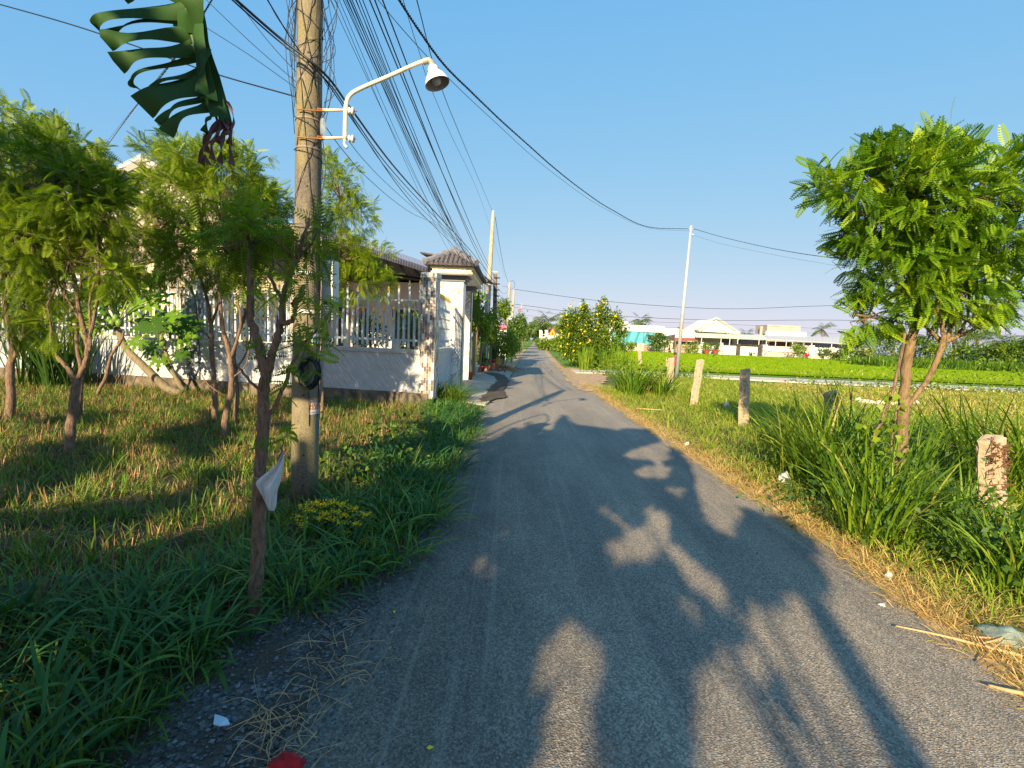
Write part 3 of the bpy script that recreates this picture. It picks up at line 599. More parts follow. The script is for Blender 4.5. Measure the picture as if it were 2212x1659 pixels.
for (y0, y1, a0, a1) in ((-60, 250, -70, 60), (20, 300, 80, -60), (100, 480, -50, 30), (60, 190, 70, -80), (230, 270, -90, 85), (300, 318, -88, 88), (260, 420, 40, -70), (400, 880, 10, 60), (440, 900, -10, 15), (480, 560, 60, 40), (330, 600, 70, 55), (560, 700, 45, 20), (690, 780, 20, -40), (-60, 120, 30, -30), (10, 60, -88, 60), (60, 100, 88, -70), (462, 470, -90, 90), (160, 330, -30, 75)):
    g.tube(wrap(y0, y1, a0, a1), .0028, 5)
g.build('wound_wires', M['cable'], up_, True)
g = MB()
for (y0, y1, a0, a1) in ((480, 850, 62, 70), (540, 840, 74, 78)): g.tube(wrap(y0, y1, a0, a1, off=.014), .009, 6)
g.build('grey_conduit', M['cableg'], up_, True)
# tangle of loose wires at the top and by the lamp
g = MB()
for k in range(26):
    y0 = random.uniform(-120, 40); a0 = random.choice([random.uniform(40, 95), random.uniform(40, 95), random.uniform(-95, -60)]); p = on_pole(y0, a0); q = on_pole(y0 + random.uniform(60, 330), a0 + random.uniform(-30, 20), .01)
    mid = (p + q) / 2 + Vector((random.uniform(.0, .13) * (1 if a0 > 0 else -1), random.uniform(-.08, .08), random.uniform(-.15, .1))); g.tube(bez([p, mid, q], 6), .0026, 5)
for px_ in ([(700, 60), (706, 120), (700, 170), (714, 200), (708, 235), (690, 262)], [(690, 110), (716, 150), (726, 185), (718, 210), (700, 222)], [(630, 0), (636, 60), (628, 110), (640, 122), (655, 128)], [(697, 300), (703, 370), (694, 430), (698, 520)], [(700, 470), (692, 600), (700, 700), (688, 790)]):
    g.tube(bez([D(x, y, PY - .06) for x, y in px_], 6), .003, 5)
g.build('loose_wires', M['cable'], up_, True)
cc = D(672, 805, PY - .13)
coil = thing('cable_coil', cc, 'black coil of spare cable hung on the utility pole above the orange poster', 'cable coil')
g = MB()
for k in range(13):
    ph = random.uniform(0, 6); r = random.uniform(.10, .135); pts = [cc + Vector((math.cos(t) * r * .62 + random.gauss(0, .004), -.012 * k * .3 + .03 * math.sin(t + ph), math.sin(t) * r + random.gauss(0, .004))) for t in np.linspace(0, 2 * math.pi, 22)]
    g.tube(pts, .006, 5)
g.build('loops', M['cable'], coil, True)
# street lamp
lp = thing('street_lamp', pole_pt(270), 'white enamel bell lamp on a long cream painted bent pipe bolted to the nearest pole', 'street lamp', 'street lamps')
LY = PY - .05
g = MB(); arm = bez([D(x, y, Y) for x, y, Y in ((745, 300, LY), (746, 255, LY), (748, 225, LY), (757, 205, LY), (782, 190, LY + .03), (840, 165, LY + .10), (900, 138, LY + .18), (922, 131, LY + .2))], 6); g.tube(arm, .0165, 12); g.tube(bez([D(745, 300, LY), D(744, 312, LY), D(750, 319, LY)], 5), .011, 8); g.build('arm', M['lampw'], lp, True)
g = MB(); g.tube(bez([D(914, 134, LY + .2), D(926, 131, LY + .2), D(932, 136, LY + .2), D(934, 146, LY + .2)], 5), .024, 12); g.build('elbow', flat('bare_iron_elbow', (.42, .38, .33), .5, (.3, .26, .22), 20), lp, True)
hd = D(941, 168, LY + .2); az_ = Vector((-.33, .05, .94)).normalized(); axx = az_.cross(Vector((0, 1, 0))).normalized(); axy = az_.cross(axx)
g = MB(); g.lathe(hd, [(.020, .100), (.032, .098), (.042, .085), (.042, .060), (.058, .04), (.082, .008), (.098, -.03), (.102, -.048), (.105, -.052)], 32, ax=(axx, axy, az_)); sh = g.build('shade', M['enamel'], lp, True)
g = MB(); g.lathe(hd, [(.104, -.052), (.100, -.048), (.094, -.03), (.078, .008), (.054, .036), (.030, .05), (0, .05)], 32, ax=(axx, axy, az_)); g.build('shade_lining', M['enamelin'], sh, True)
g = MB(); g.lathe(hd, [(0, -.055), (.026, -.052), (.036, -.035), (.036, .01), (.022, .04)], 20, ax=(axx, axy, az_)); g.build('bulb', flat('frosted_glass', (.75, .72, .70), .3), lp, True)
for k, (yl, yr, bars) in enumerate(((236, 240, (697, 771)), (296, 300, (697, 767)))):
    g = MB(); g.tube([D(697, yl + 2, LY - .03), D(744, yl + 2, LY)], .011, 8); br_ = g.build('bracket', M['lampw'], lp, True)
    g = MB(); a, b_ = D(642, yl, PY - .12), D(700, yr, PY - .12); g.tube([a, b_], .006, 6)
    g.tube([D(752, yr, LY), D(771 - 2 * k, yr, LY)], .005, 6); g.tube([D(686, yl, PY - .11), D(700, yl + 3, PY - .07)], .013, 6); g.build('clamp', M['rust'], br_); g = MB(); g.lathe(pole_pt(yl), [(pole_r(yl) + .002, -.008), (pole_r(yl) + .006, -.006), (pole_r(yl) + .006, .006), (pole_r(yl) + .002, .008)], 24); g.build('band', M['cableg'], br_)
    c_ = D(758, yr, LY); ax_ = (Vector((0, 1, 0)), Vector((0, 0, 1)), Vector((1, 0, 0))); g = MB(); g.lathe(c_, [(.008, -.018), (.027, -.016), (.030, -.009), (.018, -.004), (.016, .004), (.026, .008), (.031, .016), (.029, .024), (.010, .027)], 16, ax=ax_); g.build('insulator', M['ceramic'], br_, True)
# plastic bottle stuck in the wires
bt = thing('plastic_bottle', D(698, 262, PY), 'clear plastic bottle hung on the nearest pole between the lamp brackets', 'bottle')
g = MB(); g.lathe(D(698, 278, PY - .05), [(0, -.05), (.022, -.05), (.024, 0), (.024, .06), (.012, .09), (.012, .11), (0, .11)], 12); g.build('body', plastic('clear_plastic', (.7, .8, .85), .6), bt, True)
# meter box
a, b_, c_ = D(632, 560, PY + .13), D(722, 560, PY + .13), D(722, 650, PY + .13)
bx = thing('meter_box', (a + c_) / 2, 'pale grey utility box strapped on the back of the nearest pole', 'utility box')
zc = (a.z + c_.z) / 2; xc = (a.x + b_.x) / 2; sxx = b_.x - a.x; szz = b_.z - c_.z
g = MB(); g.box((xc, PY + .19, zc), (sxx, .14, szz)); g.build('case', M['box'], bx, bevel=.012)
g = MB(); g.box((b_.x - .045, PY + .112, zc), (.085, .014, szz - .03)); g.build('door', M['box'], bx, bevel=.004)
g = MB(); g.box((xc + .05, PY + .18, zc - szz / 2 - .012), (sxx - .12, .10, .024)); g.build('base_plate', M['black'], bx)
for y in (562, 645): g = MB(); g.lathe(pole_pt(y), [(pole_r(y) + .003, -.014), (pole_r(y) + .006, -.012), (pole_r(y) + .006, .012), (pole_r(y) + .003, .014)], 24); p = on_pole(y, -6, .008); g.box(p, (.07, .008, .022)); g.build('strap', M['white'], bx)
# posters bent round the pole
def curved(y0, y1, a0, a1, off, n=10):
    vs = []
    for i in range(n + 1):
        a = a0 + (a1 - a0) * i / n; vs += [on_pole(y0, a, off), on_pole(y1, a, off)]
    return vs, [(2 * i, 2 * i + 1, 2 * i + 3, 2 * i + 2) for i in range(n)]
def text_on_pole(txt, ym, hpx, a0, a1, off, name, mt, parent):
    cu = bpy.data.curves.new('t', 'FONT'); cu.body = txt; cu.align_x = 'LEFT'; cu.resolution_u = 2; cu.offset = .012
    o = bpy.data.objects.new('t', cu); C.link(o); bpy.context.view_layer.update()
    me = bpy.data.meshes.new_from_object(o.evaluated_get(bpy.context.evaluated_depsgraph_get())); bpy.data.objects.remove(o)
    xs = [v.co.x for v in me.vertices]; ysv = [v.co.y for v in me.vertices]; x0, x1, y0, y1 = min(xs), max(xs), min(ysv), max(ysv)
    for v in me.vertices:
        a = a0 + (a1 - a0) * (v.co.x - x0) / (x1 - x0); yy = ym + hpx / 2 - hpx * (v.co.y - y0) / (y1 - y0); v.co = on_pole(yy, a, off)
    me.materials.append(mt); q = bpy.data.objects.new(name, me); link(q, parent); return q
ps = thing('poster', on_pole(855, 50), 'small orange and white wifi poster pasted on the nearest pole', 'poster')
g = MB(); g.add(*curved(837, 864, 12, 78, .0030)); g.build('orange_sheet', M['orange'], ps)
g = MB(); g.add(*curved(864, 874, 12, 78, .0030)); g.build('white_strip', M['paper'], ps)
text_on_pole('viettel', 842, 5, 17, 50, .0045, 'lettering', M['paper'], ps)
text_on_pole('WIFI G', 850, 7, 17, 76, .0045, 'lettering', M['paper'], ps)
text_on_pole('0862.08', 869.5, 5, 17, 76, .0045, 'lettering', M['greyink'], ps)
g = MB()
for a in (20, 34, 48, 62): g.add(*curved(857, 859.5, a, a + 6, .0045, 2)); g.add(*curved(861, 862, a, a + 6, .0045, 2))
g.build('small_marks', M['paper'], ps)
ns = thing('notice', on_pole(700, 60), 'white paper notice with yellow border on the nearest pole, above the cable coil', 'notice')
g = MB(); g.add(*curved(683, 718, 18, 82, .0030)); g.build('border', M['yellp'], ns)
g = MB(); g.add(*curved(683, 715, 22, 80, .0042)); g.build('sheet', M['paper'], ns)
g = MB(); g.add(*curved(703, 709, 26, 42, .0052, 3)); g.add(*curved(710, 713, 26, 44, .0052, 3)); g.build('blue_print', M['bluep'], ns)
nb = thing('sticker', on_pole(908, 82), 'narrow blue edged paper sticker at the right edge of the nearest pole', 'sticker')
g = MB(); g.add(*curved(888, 927, 66, 95, .003)); g.build('border', M['bluep'], nb); g = MB(); g.add(*curved(891, 924, 72, 95, .0042)); g.build('sheet', M['paper'], nb)
# ---- further poles
def pole(px0, px1, Y, r0, r1, mt, label, name='utility_pole'):
    a, b_ = D(*px0, Y), D(*px1, Y); t_ = thing(name, (a.x, a.y, 0), label, 'utility pole', 'utility poles')
    a.z = 0; g = MB(); g.tube([a.lerp(b_, i / 5) for i in range(6)], [r0 + (r1 - r0) * i / 5 for i in range(6)], 10); g.build('shaft', mt, t_, True); return t_, a, b_
P2, a2, b2 = pole((1046, 790), (1065, 464), 27, .19, .09, M['polef'], 'tall pale tapered concrete pole behind the gate roof')
g = MB(); g.lathe(b2, [(.05, 0), (.09, .06), (.05, .1), (.09, .16), (.03, .22)], 10); g.tube([b2 + Vector((.1, 0, -3)), b2 + Vector((.35, 0, -3))], .04, 6); g.build('insulator', M['ceramic'], P2)
P3, a3, b3 = pole((1067, 790), (1070, 592), 25.2, .11, .10, M['wood'], 'dark weathered wooden pole at the end of the roadside awning')
g = MB()
for k in range(5): g.tube([b3 + Vector((-.05, -.1, -.2 - k * .3)), b3 + Vector((.25, -.1, -.2 - k * .3))], .03, 5)
g.build('cable_spools', M['cable'], P3)
P4, a4, b4 = pole((1095, 752), (1101, 610), 62, .20, .13, M['polef'], 'pale pole in the distance, left one of the pair by the second street lamp')
P5, a5, b5 = pole((1104, 748), (1110, 626), 66, .20, .13, M['polef'], 'pale pole in the distance, right one of the pair by the second street lamp')
P6, a6, b6 = pole((1090, 752), (1091, 672), 52, .16, .15, M['wood'], 'short dark wooden pole beside the pair of pale distant poles')
P7, a7, b7 = pole((1124, 735), (1127, 655), 105, .2, .13, M['polef'], 'farthest thin pale pole standing alone near the end of the road')
P8, a8, b8 = pole((1098, 748), (1107, 690), 84, .2, .15, M['wood'], 'stubby dark pole between the distant pole pair and the farthest pole')
l2 = thing('street_lamp', D(1078, 690, 52), 'small white street lamp on a bent pipe farther down the road', 'street lamp', 'street lamps')
g = MB(); g.tube([D(x, y, 51) for x, y in ((1076, 706), (1076, 697), (1080, 692), (1100, 686))], .05, 6); g.build('arm', M['white'], l2, True)
g = MB(); g.lathe(D(1103, 689, 51), [(.08, .25), (.15, .2), (.4, -.2), (0, -.15)], 10); g.build('shade', M['enamel'], l2, True)
mp = thing('lamp_post', G(1460, 824), 'slender galvanised steel post standing in the field beyond the concrete posts', 'steel post')
a = G(1460, 824); b_ = D(1493, 488, a.y); a.z = 0
g = MB(); g.tube([a, b_], [.085, .05], 12); g.build('shaft', M['metal'], mp, True)
g = MB(); g.lathe(b_ + Vector((0, 0, -.1)), [(.055, 0), (.06, .02), (.06, .1), (.0, .13)], 10); g.tube([b_ + Vector((-.1, 0, -.12)), b_ + Vector((.16, 0, -.12))], .025, 6); g.tube([b_ + Vector((.05, 0, -.35)), b_ + Vector((.12, 0, -.35))], .05, 6); g.build('top_clamp', M['metal'], mp)
MPT = b_
# ================================================================== CABLES
ncab = [0]
def cable(pts, r, mt, label, group='overhead cables', twist=False):
    """pts: (x,y,Y) picture points with their real distance; the curve runs smoothly through them"""
    P_ = bez([D(*q) if not isinstance(q, Vector) else q for q in pts], 8); g = MB()
    if twist:
        for ph in (0, math.pi):
            Q = []
            for i in range(len(P_) - 1):
                for j in range(6):
                    q = P_[i].lerp(P_[i + 1], j / 6); t_ = (i * 6 + j) * 1.05 + ph; Q.append(q + Vector((math.cos(t_), 0, math.sin(t_))) * r * 1.1)
            g.tube(Q, r, 4)
    else: g.tube(P_, r, 5)
    o = g.build('overhead_cable', mt, None, True); tag(o, label, 'cable', group); return o
def sagc(a, b_, sag, n=12):
    a, b_ = [D(*q) if not isinstance(q, Vector) else q for q in (a, b_)]
    return [a.lerp(b_, i / n) - Vector((0, 0, 4 * sag * (i / n) * (1 - i / n))) for i in range(n + 1)]
# bundle that runs beside the road from above the nearest pole to the dark wooden pole
ends = [(1068, 618), (1069, 622), (1067, 612), (1069, 630), (1068, 608), (1070, 640), (1067, 625), (1068, 615)]
LBL = 'thin cable in the sagging roadside bundle ending at the dark wooden pole'
st_ = [(728, -30, .30), (736, -30, .32), (742, -30, .34), (748, -30, .32), (756, -30, .35), (764, -30, .36), (772, -30, .35), (733, -30, .52), (745, -30, .5), (758, -30, .6), (720, -30, .75), (712, -30, .8), (700, -30, .62), (738, -30, .42)]
for i, (x, y, sg) in enumerate(st_):
    e = ends[i % 8]; cable(sagc((x, y, PY + .35), (e[0], e[1], 25.1), sg + .25), .0045 if i < 7 else .0028, M['cableb'], LBL)
for x, y, sg, ex, ey, wh in ((798, -30, .35, 1069, 610, 'middle'), (786, -30, .3, 1070, 600, 'left'), (815, -30, .25, 1071, 598, 'right')):
    cable(sagc((x, y, PY + .4), (ex, ey, 25.1), sg), .007, M['cable'], wh + ' one of three thick black cables right of the sagging roadside bundle')
cable([(895, -20, 5), (950, 180, 7.5), (1010, 330, 12), (1066, 462, 26.9)], .006, M['cableb'], 'thin cable passing right of the lamp head to the tall pale pole top')
cable([(862, -30, 5), (905, 110, 6.4), (960, 260, 9), (1052, 470, 24), (1090, 600, 60)], .004, M['cableb'], 'hair thin cable crossing behind the lamp head, left of the tall pale pole')
# heavy pair crossing the pole
cable([(488, -20, 3.6), (600, 78, 3.9), (700, 158, 4.0), (762, 240, 4.7), (860, 370, 6.6), (960, 480, 10.5), (1022, 548, 17), (1066, 606, 25)], .010, M['cable'], 'thickest black cable crossing in front of the nearest pole from the top left')
cable([(480, -20, 3.6), (592, 80, 3.9), (700, 168, 4.02), (762, 252, 4.7), (850, 372, 6.6), (955, 485, 10.5), (1022, 556, 17), (1066, 614, 25)], .006, M['cable'], 'slim black cable running directly below the thickest cable across the nearest pole')
cable([(560, -30, 3.6), (640, 100, 3.95), (700, 170, 4.05), (790, 300, 5.0), (900, 450, 8), (1000, 552, 16), (1068, 632, 25)], .005, M['cable'], 'black cable crossing the nearest pole more steeply below the top left corner of it')
# service drops to the steel post
cable([(850, -20, 4.7), (905, 65, 5.0), (960, 140, 5.5), (1020, 200, 6.2), (1080, 258, 7.2), (1140, 312, 8.4), (1200, 365, 9.8), (1260, 412, 11.6), (1320, 452, 13.6), (1400, 490, 16.6), MPT + Vector((-.06, 0, -.12))], .007, M['cable'], 'twisted black service cable sagging from the near pole to the steel post in the field', twist=True)
cable([(800, -20, 4.6), (880, 75, 4.9), (960, 160, 5.6), (1060, 255, 7.0), (1180, 362, 9.6), (1300, 447, 13), (1400, 492, 16.6), MPT + Vector((-.06, 0, -.2))], .0035, M['cableb'], 'thin smooth cable sagging just below the twisted one to the steel post')
cable([MPT + Vector((.1, 0, -.1)), (1560, 512, 19), (1660, 535, 17.5), (1760, 552, 16), (1850, 560, 15), (2260, 575, 10)], .006, M['cable'], 'twisted cable running right from the top of the steel post towards the tree', twist=True)
cable([MPT + Vector((.1, 0, -.35)), (1560, 527, 19), (1660, 548, 17.5), (1760, 566, 16), (1850, 578, 15), (2260, 600, 10)], .0035, M['cableb'], 'thin cable running right from just under the top of the steel post')
# lines at left
cable([(-20, 4, 5.2), (150, 52, 4.9), (300, 102, 4.7), (460, 158, 4.5), (650, 212, 4.2)], .006, M['cable'], 'black cable from the top left corner behind the torn banana leaf')
for i, q in enumerate((((425, -20, 4.6), (540, 90, 4.4), (650, 186, 4.25)), ((430, 50, 4.6), (540, 120, 4.4), (650, 198, 4.25)), ((495, -20, 4.5), (580, 90, 4.35), (655, 172, 4.2)), ((570, -20, 4.4), (600, 40, 4.3), (650, 100, 4.25)), ((380, 120, 4.8), (300, 220, 7), (222, 318, 12)))):
    cable(list(q), .0032, M['cableb'], ['upper thin cable from the banana leaf to the nearest pole', 'lower thin cable from the right edge of the banana leaf to the pole', 'steep thin cable between the banana leaf and the nearest pole', 'short steep cable closest to the left side of the nearest pole', 'thin cable slanting down from the banana leaf to the house roof at the left'][i])
cable([(470, -20, 4.6), (430, 45, 4.8), (360, 150, 5.6), (290, 235, 8), (228, 320, 12)], .005, M['cable'], 'twisted cable slanting from the banana leaf to the house roof at the left', twist=True)
cable([(697, 265, 4.2), (745, 330, 4.6), (800, 390, 5.6), (880, 455, 8), (985, 525, 14), (1066, 650, 25)], .0035, M['cableb'], 'lowest thin cable sagging from the lamp brackets over the slim tree')
cable([(752, 240, 4.15), (790, 300, 4.6), (840, 370, 5.6), (920, 460, 9), (1000, 540, 16), (1068, 640, 25)], .0035, M['cableb'], 'thin cable starting at the upper insulator of the near street lamp')
cable([(750, 300, 4.15), (790, 350, 4.8), (850, 410, 6.4), (930, 480, 10), (985, 523, 15)], .003, M['cableb'], 'thin cable starting at the lower insulator of the near street lamp')
# distant cross lines
for i, (y0, y1, y2, y3, Y, r) in enumerate(((625, 650, 667, 660, 66, .03), (657, 680, 692, 692, 64, .028), (664, 690, 700, 712, 80, .02), (678, 700, 712, 722, 95, .018))):
    cable([(1112, y0, Y), (1300, y1, Y), (1560, y2, Y), (1830, y3, Y), (2240, y3 + 6 + 8 * (i > 0), Y)], r, M['cableb'], ['highest of the distant power lines crossing the sky above the house row', 'second highest distant power line crossing above the house row', 'third distant power line from the top, just above the gable roof', 'lowest distant power line, level with the palm crowns'][i])
for i in range(9):
    a = (1067 + i * .5, 606 + i * 9, 25.2); b_ = (1101 + (i % 3), 618 + i * 6, 62); cable(sagc(a, b_, .8 + .15 * i), .012, M['cableb'], 'thin distant cable sagging from the dark wooden pole to the pale pole pair')
cable(sagc((1070, 470, 27), (1101, 612, 62), .8), .014, M['cableb'], 'cable from the top of the tall pale pole to the pale pole pair')
cable([(1101, 612, 62), (1106, 606, 62), (1112, 612, 62), (1110, 622, 64), (1100, 625, 62), (1094, 619, 62), (1085, 618, 60)], .02, M['cableb'], 'looped cable end at the top of the pale pole pair')
# ================================================================== CONCRETE POSTS
plist = [((1605, 921), (1610, 797), 'pale square concrete post in short grass, third from the right', .1), ((1497, 880), (1513, 777), 'pale square concrete post leaning to the right, left of the tall dark grass', .1), ((1445, 850), (1450, 773), 'square concrete post leaning beside the steel post, with a creeper on its foot', .1),
         ((1800, 985), (1794, 845), 'rough concrete post half buried in tall grass with dry vines on its top', .1), ((2143, 1118), (2141, 945), 'nearest thick concrete post at the right edge covered with rusty dry vines', .1), ((1383, 792), (1381, 757), 'small distant concrete post standing left of the big grass clump', .12), ((1440, 800), (1441, 771), 'tiny distant post stub just left of the leaning post by the steel post', .12)]
wid = [20, 15, 13, 26, 49, 7, 4]
posts = []
for (a, b_, lab, _), wpx in zip(plist, wid):
    p = G(*a); q = D(*b_, p.y); W_ = pxw(wpx, p.y) * .80; ax3 = (q - p).normalized(); rot = R(28); ax1 = Vector((math.cos(rot), math.sin(rot), 0)); ax1 = (ax1 - ax3 * ax1.dot(ax3)).normalized(); ax2 = ax3.cross(ax1)
    bm = bmesh.new(); L = (q - p).length + .1
    bmesh.ops.create_cube(bm, size=1); bmesh.ops.scale(bm, vec=(W_, W_, L), verts=bm.verts); bmesh.ops.bevel(bm, geom=bm.edges[:], offset=W_ * .1, segments=2, affect='EDGES')
    bmesh.ops.subdivide_edges(bm, edges=[e for e in bm.edges if e.calc_length() > L * .5], cuts=10)
    for v in bm.verts:
        k = math.sin(v.co.x * 90 + v.co.z * 17) * math.cos(v.co.y * 70 + v.co.z * 31) * .035 * W_; v.co.x += k; v.co.y -= k
        if v.co.z > L * .45: v.co.z += .12 * W_ * math.sin(v.co.x * 60 + v.co.y * 40)
    Mx = Matrix((ax1, ax2, ax3)).transposed().to_4x4(); Mx.translation = p + ax3 * (L / 2 - .1); bm.transform(Mx)
    me = bpy.data.meshes.new('concrete_post'); bm.to_mesh(me); me.materials.append(M['conc']); o = link(bpy.data.objects.new('concrete_post', me)); tag(o, lab, 'post', 'concrete fence posts'); posts.append((p, q, W_, o))
# rusty vines on two posts
for k, den in ((4, 46), (3, 40)):
    p, q, W_, o = posts[k]; g = MB()
    for i in range(den):
        u = random.betavariate(3, 1.6); c0 = p.lerp(q, u); pts = [c0 + Vector((random.uniform(-.55, .62) * W_, -W_ * random.uniform(.3, .72), random.uniform(-.07, .05))) for _ in range(4)]; g.tube(bez(pts, 3), .0035, 4)
    g.build('dry_vine', flat('dry_vine', (.20, .10, .045), .9, (.10, .05, .03), 30), o, True)
g = MB(); P_ = [posts[i][1] * 1.0 for i in (5, 2, 1, 0)]; pts = []
fw = []
for i, dz in ((0, -.18), (1, -.55)):
    g = MB()
    for a, b_ in ((posts[5], posts[2]), (posts[2], posts[1]), (posts[1], posts[0]), (posts[0], posts[3]), (posts[3], posts[4])):
        A_, B_ = a[1] + Vector((0, -a[2] * .5, dz)), b_[1] + Vector((0, -b_[2] * .5, dz)); g.tube([A_.lerp(B_, j / 6) - Vector((0, 0, .12 * (j / 6) * (1 - j / 6))) for j in range(7)], .0018, 4)
    o = g.build('fence_wire', M['cableg'], None, True); tag(o, ['thin wire strung along the tops of the concrete posts', 'thin wire strung halfway down the concrete posts'][i], 'wire', 'fence wires')
# ================================================================== PERSON
pp = G(1457, 803); H_ = D(1457, 761, pp.y).z; k = H_ / 1.25
pe = thing('person', pp, 'dark haired child in pink standing behind the steel post, looking down', 'person')
def P3v(x, y, z): return pp + Vector((x, y, z)) * k
bm = bmesh.new(); sk = {}
def sv(n_, x, y, z): sk[n_] = bm.verts.new(P3v(x, y, z)); return sk[n_]
J = {'pel': (0, 0, .62, .085), 'che': (.0, 0, .86, .088), 'nek': (-.01, 0, .99, .035), 'hd1': (-.03, -.01, 1.06, .058), 'hd2': (-.05, -.02, 1.15, .072), 'hd3': (-.05, -.01, 1.20, .05),
     'shl': (-.11, 0, .94, .036), 'ell': (-.14, -.03, .74, .028), 'wrl': (-.15, -.1, .60, .02), 'hal': (-.15, -.13, .54, .018), 'shr': (.11, 0, .94, .036), 'elr': (.15, -.01, .74, .028), 'wrr': (.13, -.09, .60, .02), 'har': (.12, -.12, .54, .018),
     'hil': (-.06, 0, .58, .065), 'knl': (-.07, -.01, .32, .045), 'anl': (-.07, .0, .06, .028), 'ftl': (-.09, -.09, .02, .022), 'hir': (.06, 0, .58, .065), 'knr': (.07, -.01, .32, .045), 'anr': (.07, 0, .06, .028), 'ftr': (.07, -.09, .02, .022)}
names = list(J); me = bpy.data.meshes.new('body'); idx = {n_: i for i, n_ in enumerate(names)}
ed = [('pel', 'che'), ('che', 'nek'), ('nek', 'hd1'), ('hd1', 'hd2'), ('hd2', 'hd3'), ('che', 'shl'), ('shl', 'ell'), ('ell', 'wrl'), ('wrl', 'hal'), ('che', 'shr'), ('shr', 'elr'), ('elr', 'wrr'), ('wrr', 'har'), ('pel', 'hil'), ('hil', 'knl'), ('knl', 'anl'), ('anl', 'ftl'), ('pel', 'hir'), ('hir', 'knr'), ('knr', 'anr'), ('anr', 'ftr')]
me.from_pydata([P3v(*J[n_][:3]) for n_ in names], [(idx[a], idx[b_]) for a, b_ in ed], []); me.materials.append(M['skin']); o = link(bpy.data.objects.new('body', me), pe)
mo = o.modifiers.new('s', 'SKIN'); me.skin_vertices[0].data[0].use_root = True
for n_ in names: r = J[n_][3] * k; me.skin_vertices[0].data[idx[n_]].radius = (r, r)
o.modifiers.new('ss', 'SUBSURF').render_levels = 2
g = MB(); g.lathe(P3v(0, 0, 0), [(x * k, z * k) for x, z in ((.115, .52), (.105, .62), (.098, .72), (.115, .86), (.12, .94), (.07, .99), (.045, 1.0))], 14); g.tube([P3v(-.10, 0, .95), P3v(-.145, -.02, .80)], [.05 * k, .045 * k], 8); g.tube([P3v(.10, 0, .95), P3v(.145, 0, .80)], [.05 * k, .045 * k], 8); g.build('shirt', M['pinkc'], pe, True)
g = MB(); 
for s_ in (-1, 1): g.tube([P3v(s_ * .045, 0, .60), P3v(s_ * .065, 0, .42), P3v(s_ * .072, -.01, .18)], [.08 * k, .072 * k, .055 * k], 10)
g.build('trousers', M['pinkc'], pe, True)
g = MB(); g.lathe(P3v(-.045, .005, 1.13), [(.082 * k, -.03 * k), (.088 * k, .02 * k), (.08 * k, .07 * k), (.05 * k, .105 * k), (0, .12 * k)], 14); g.build('hair', M['hair'], pe, True)
# ================================================================== HOUSES ACROSS THE FIELD
HZ = 92.0
def bxp(mb, x0, y0, x1, y1, Y=HZ, dep=.4, m=0, toground=False):
    """box whose front face spans the picture rectangle at distance Y; its sides stand upright"""
    a, b_ = D(x0, y0, Y), D(x1, y1 , Y); xa, xb = a.x, b_.x; za = D((x0 + x1) / 2, y0, Y).z; zb = 0 if toground else D((x0 + x1) / 2, y1, Y).z
    mb.box(((xa + xb) / 2, Y + dep / 2, (za + zb) / 2), (abs(xb - xa), dep, abs(za - zb)), m=m)
    return xa, xb, za, zb
def zpx(x, y, Y=HZ): return D(x, y, Y).z
w1 = thing('long_building', D(1410, 760, HZ + 6), 'long low white rendered building behind the turquoise netting across the field', 'building')
for a, b_, yt in ((1318, 1352, 694), (1352, 1431, 703), (1431, 1462, 709), (1462, 1504, 711)):
    g = MB(); bxp(g, a, yt, b_, 765, HZ + 6 + random.uniform(0, .3), 8, 0, True); g.build('wall', M['whitew'], w1)
g = MB(); bxp(g, 1340, 712, 1432, 717, HZ + 3.5, 2.6); g.build('awning', M['greyroof'], w1)
g = MB(); bxp(g, 1345, 716, 1430, 723, HZ + 5.9, .1); g.build('window_band', M['glassd'], w1)
tn = thing('netting_screen', D(1370, 745, HZ + 3), 'turquoise netting screen hung on poles in front of the long white building', 'netting')
vs = []; nx, ny = 40, 8; xa, xb = D(1322, 735, HZ + 3).x, D(1414, 735, HZ + 3).x
for i in range(nx + 1):
    for j in range(ny + 1):
        u, v_ = i / nx, j / ny; zt_, zb_ = zpx(1322 + 92 * u, 718 + .8 * math.sin(u * 9), HZ + 3), zpx(1322 + 92 * u, 745 + .8 * math.sin(u * 14), HZ + 3)
        vs.append((xa + (xb - xa) * u, HZ + 3 + .25 * math.sin(u * 30 + v_ * 3), zt_ + (zb_ - zt_) * v_))
g = MB(); g.add(vs, [(i * (ny + 1) + j, i * (ny + 1) + j + 1, (i + 1) * (ny + 1) + j + 1, (i + 1) * (ny + 1) + j) for i in range(nx) for j in range(ny)]); g.build('netting', M['teal'], tn, True)
for x in (1323, 1348, 1391, 1413): a = D(x, 716, HZ + 2.7); g = MB(); g.tube([(a.x, a.y, 0), a], .07, 5); g.build('support', M['wood'], tn)
bn = thing('shade_cloth', D(1428, 740, HZ + 2.5), 'black shade cloth hanging between the turquoise netting and the rusty roof', 'cloth')
g = MB(); A_, B_, C_, D_ = D(1399, 722, HZ + 2.4), D(1458, 722, HZ + 3.2), D(1457, 737, HZ + 2.6), D(1400, 730, HZ + 2.2); vs = []
for i in range(13):
    for j in range(4): u, v_ = i / 12, j / 3; q = A_.lerp(B_, u).lerp(D_.lerp(C_, u), v_); vs.append(q + Vector((0, .2 * math.sin(i), -.35 * math.sin(math.pi * u) * (1 - v_))))
g.add(vs, [(i * 4 + j, i * 4 + j + 1, i * 4 + j + 5, i * 4 + j + 4) for i in range(12) for j in range(3)]); g.build('cloth', M['blacknet'], bn, True)
g = MB()
for x in (1400, 1458): a = D(x, 720, HZ + 3.3); g.tube([(a.x, a.y, 0), a], .07, 5)
g.build('supports', M['wood'], bn)
sf = thing('plank_fence', D(1420, 760, HZ), 'low fence of pale planks and concrete slabs below the turquoise netting', 'fence')
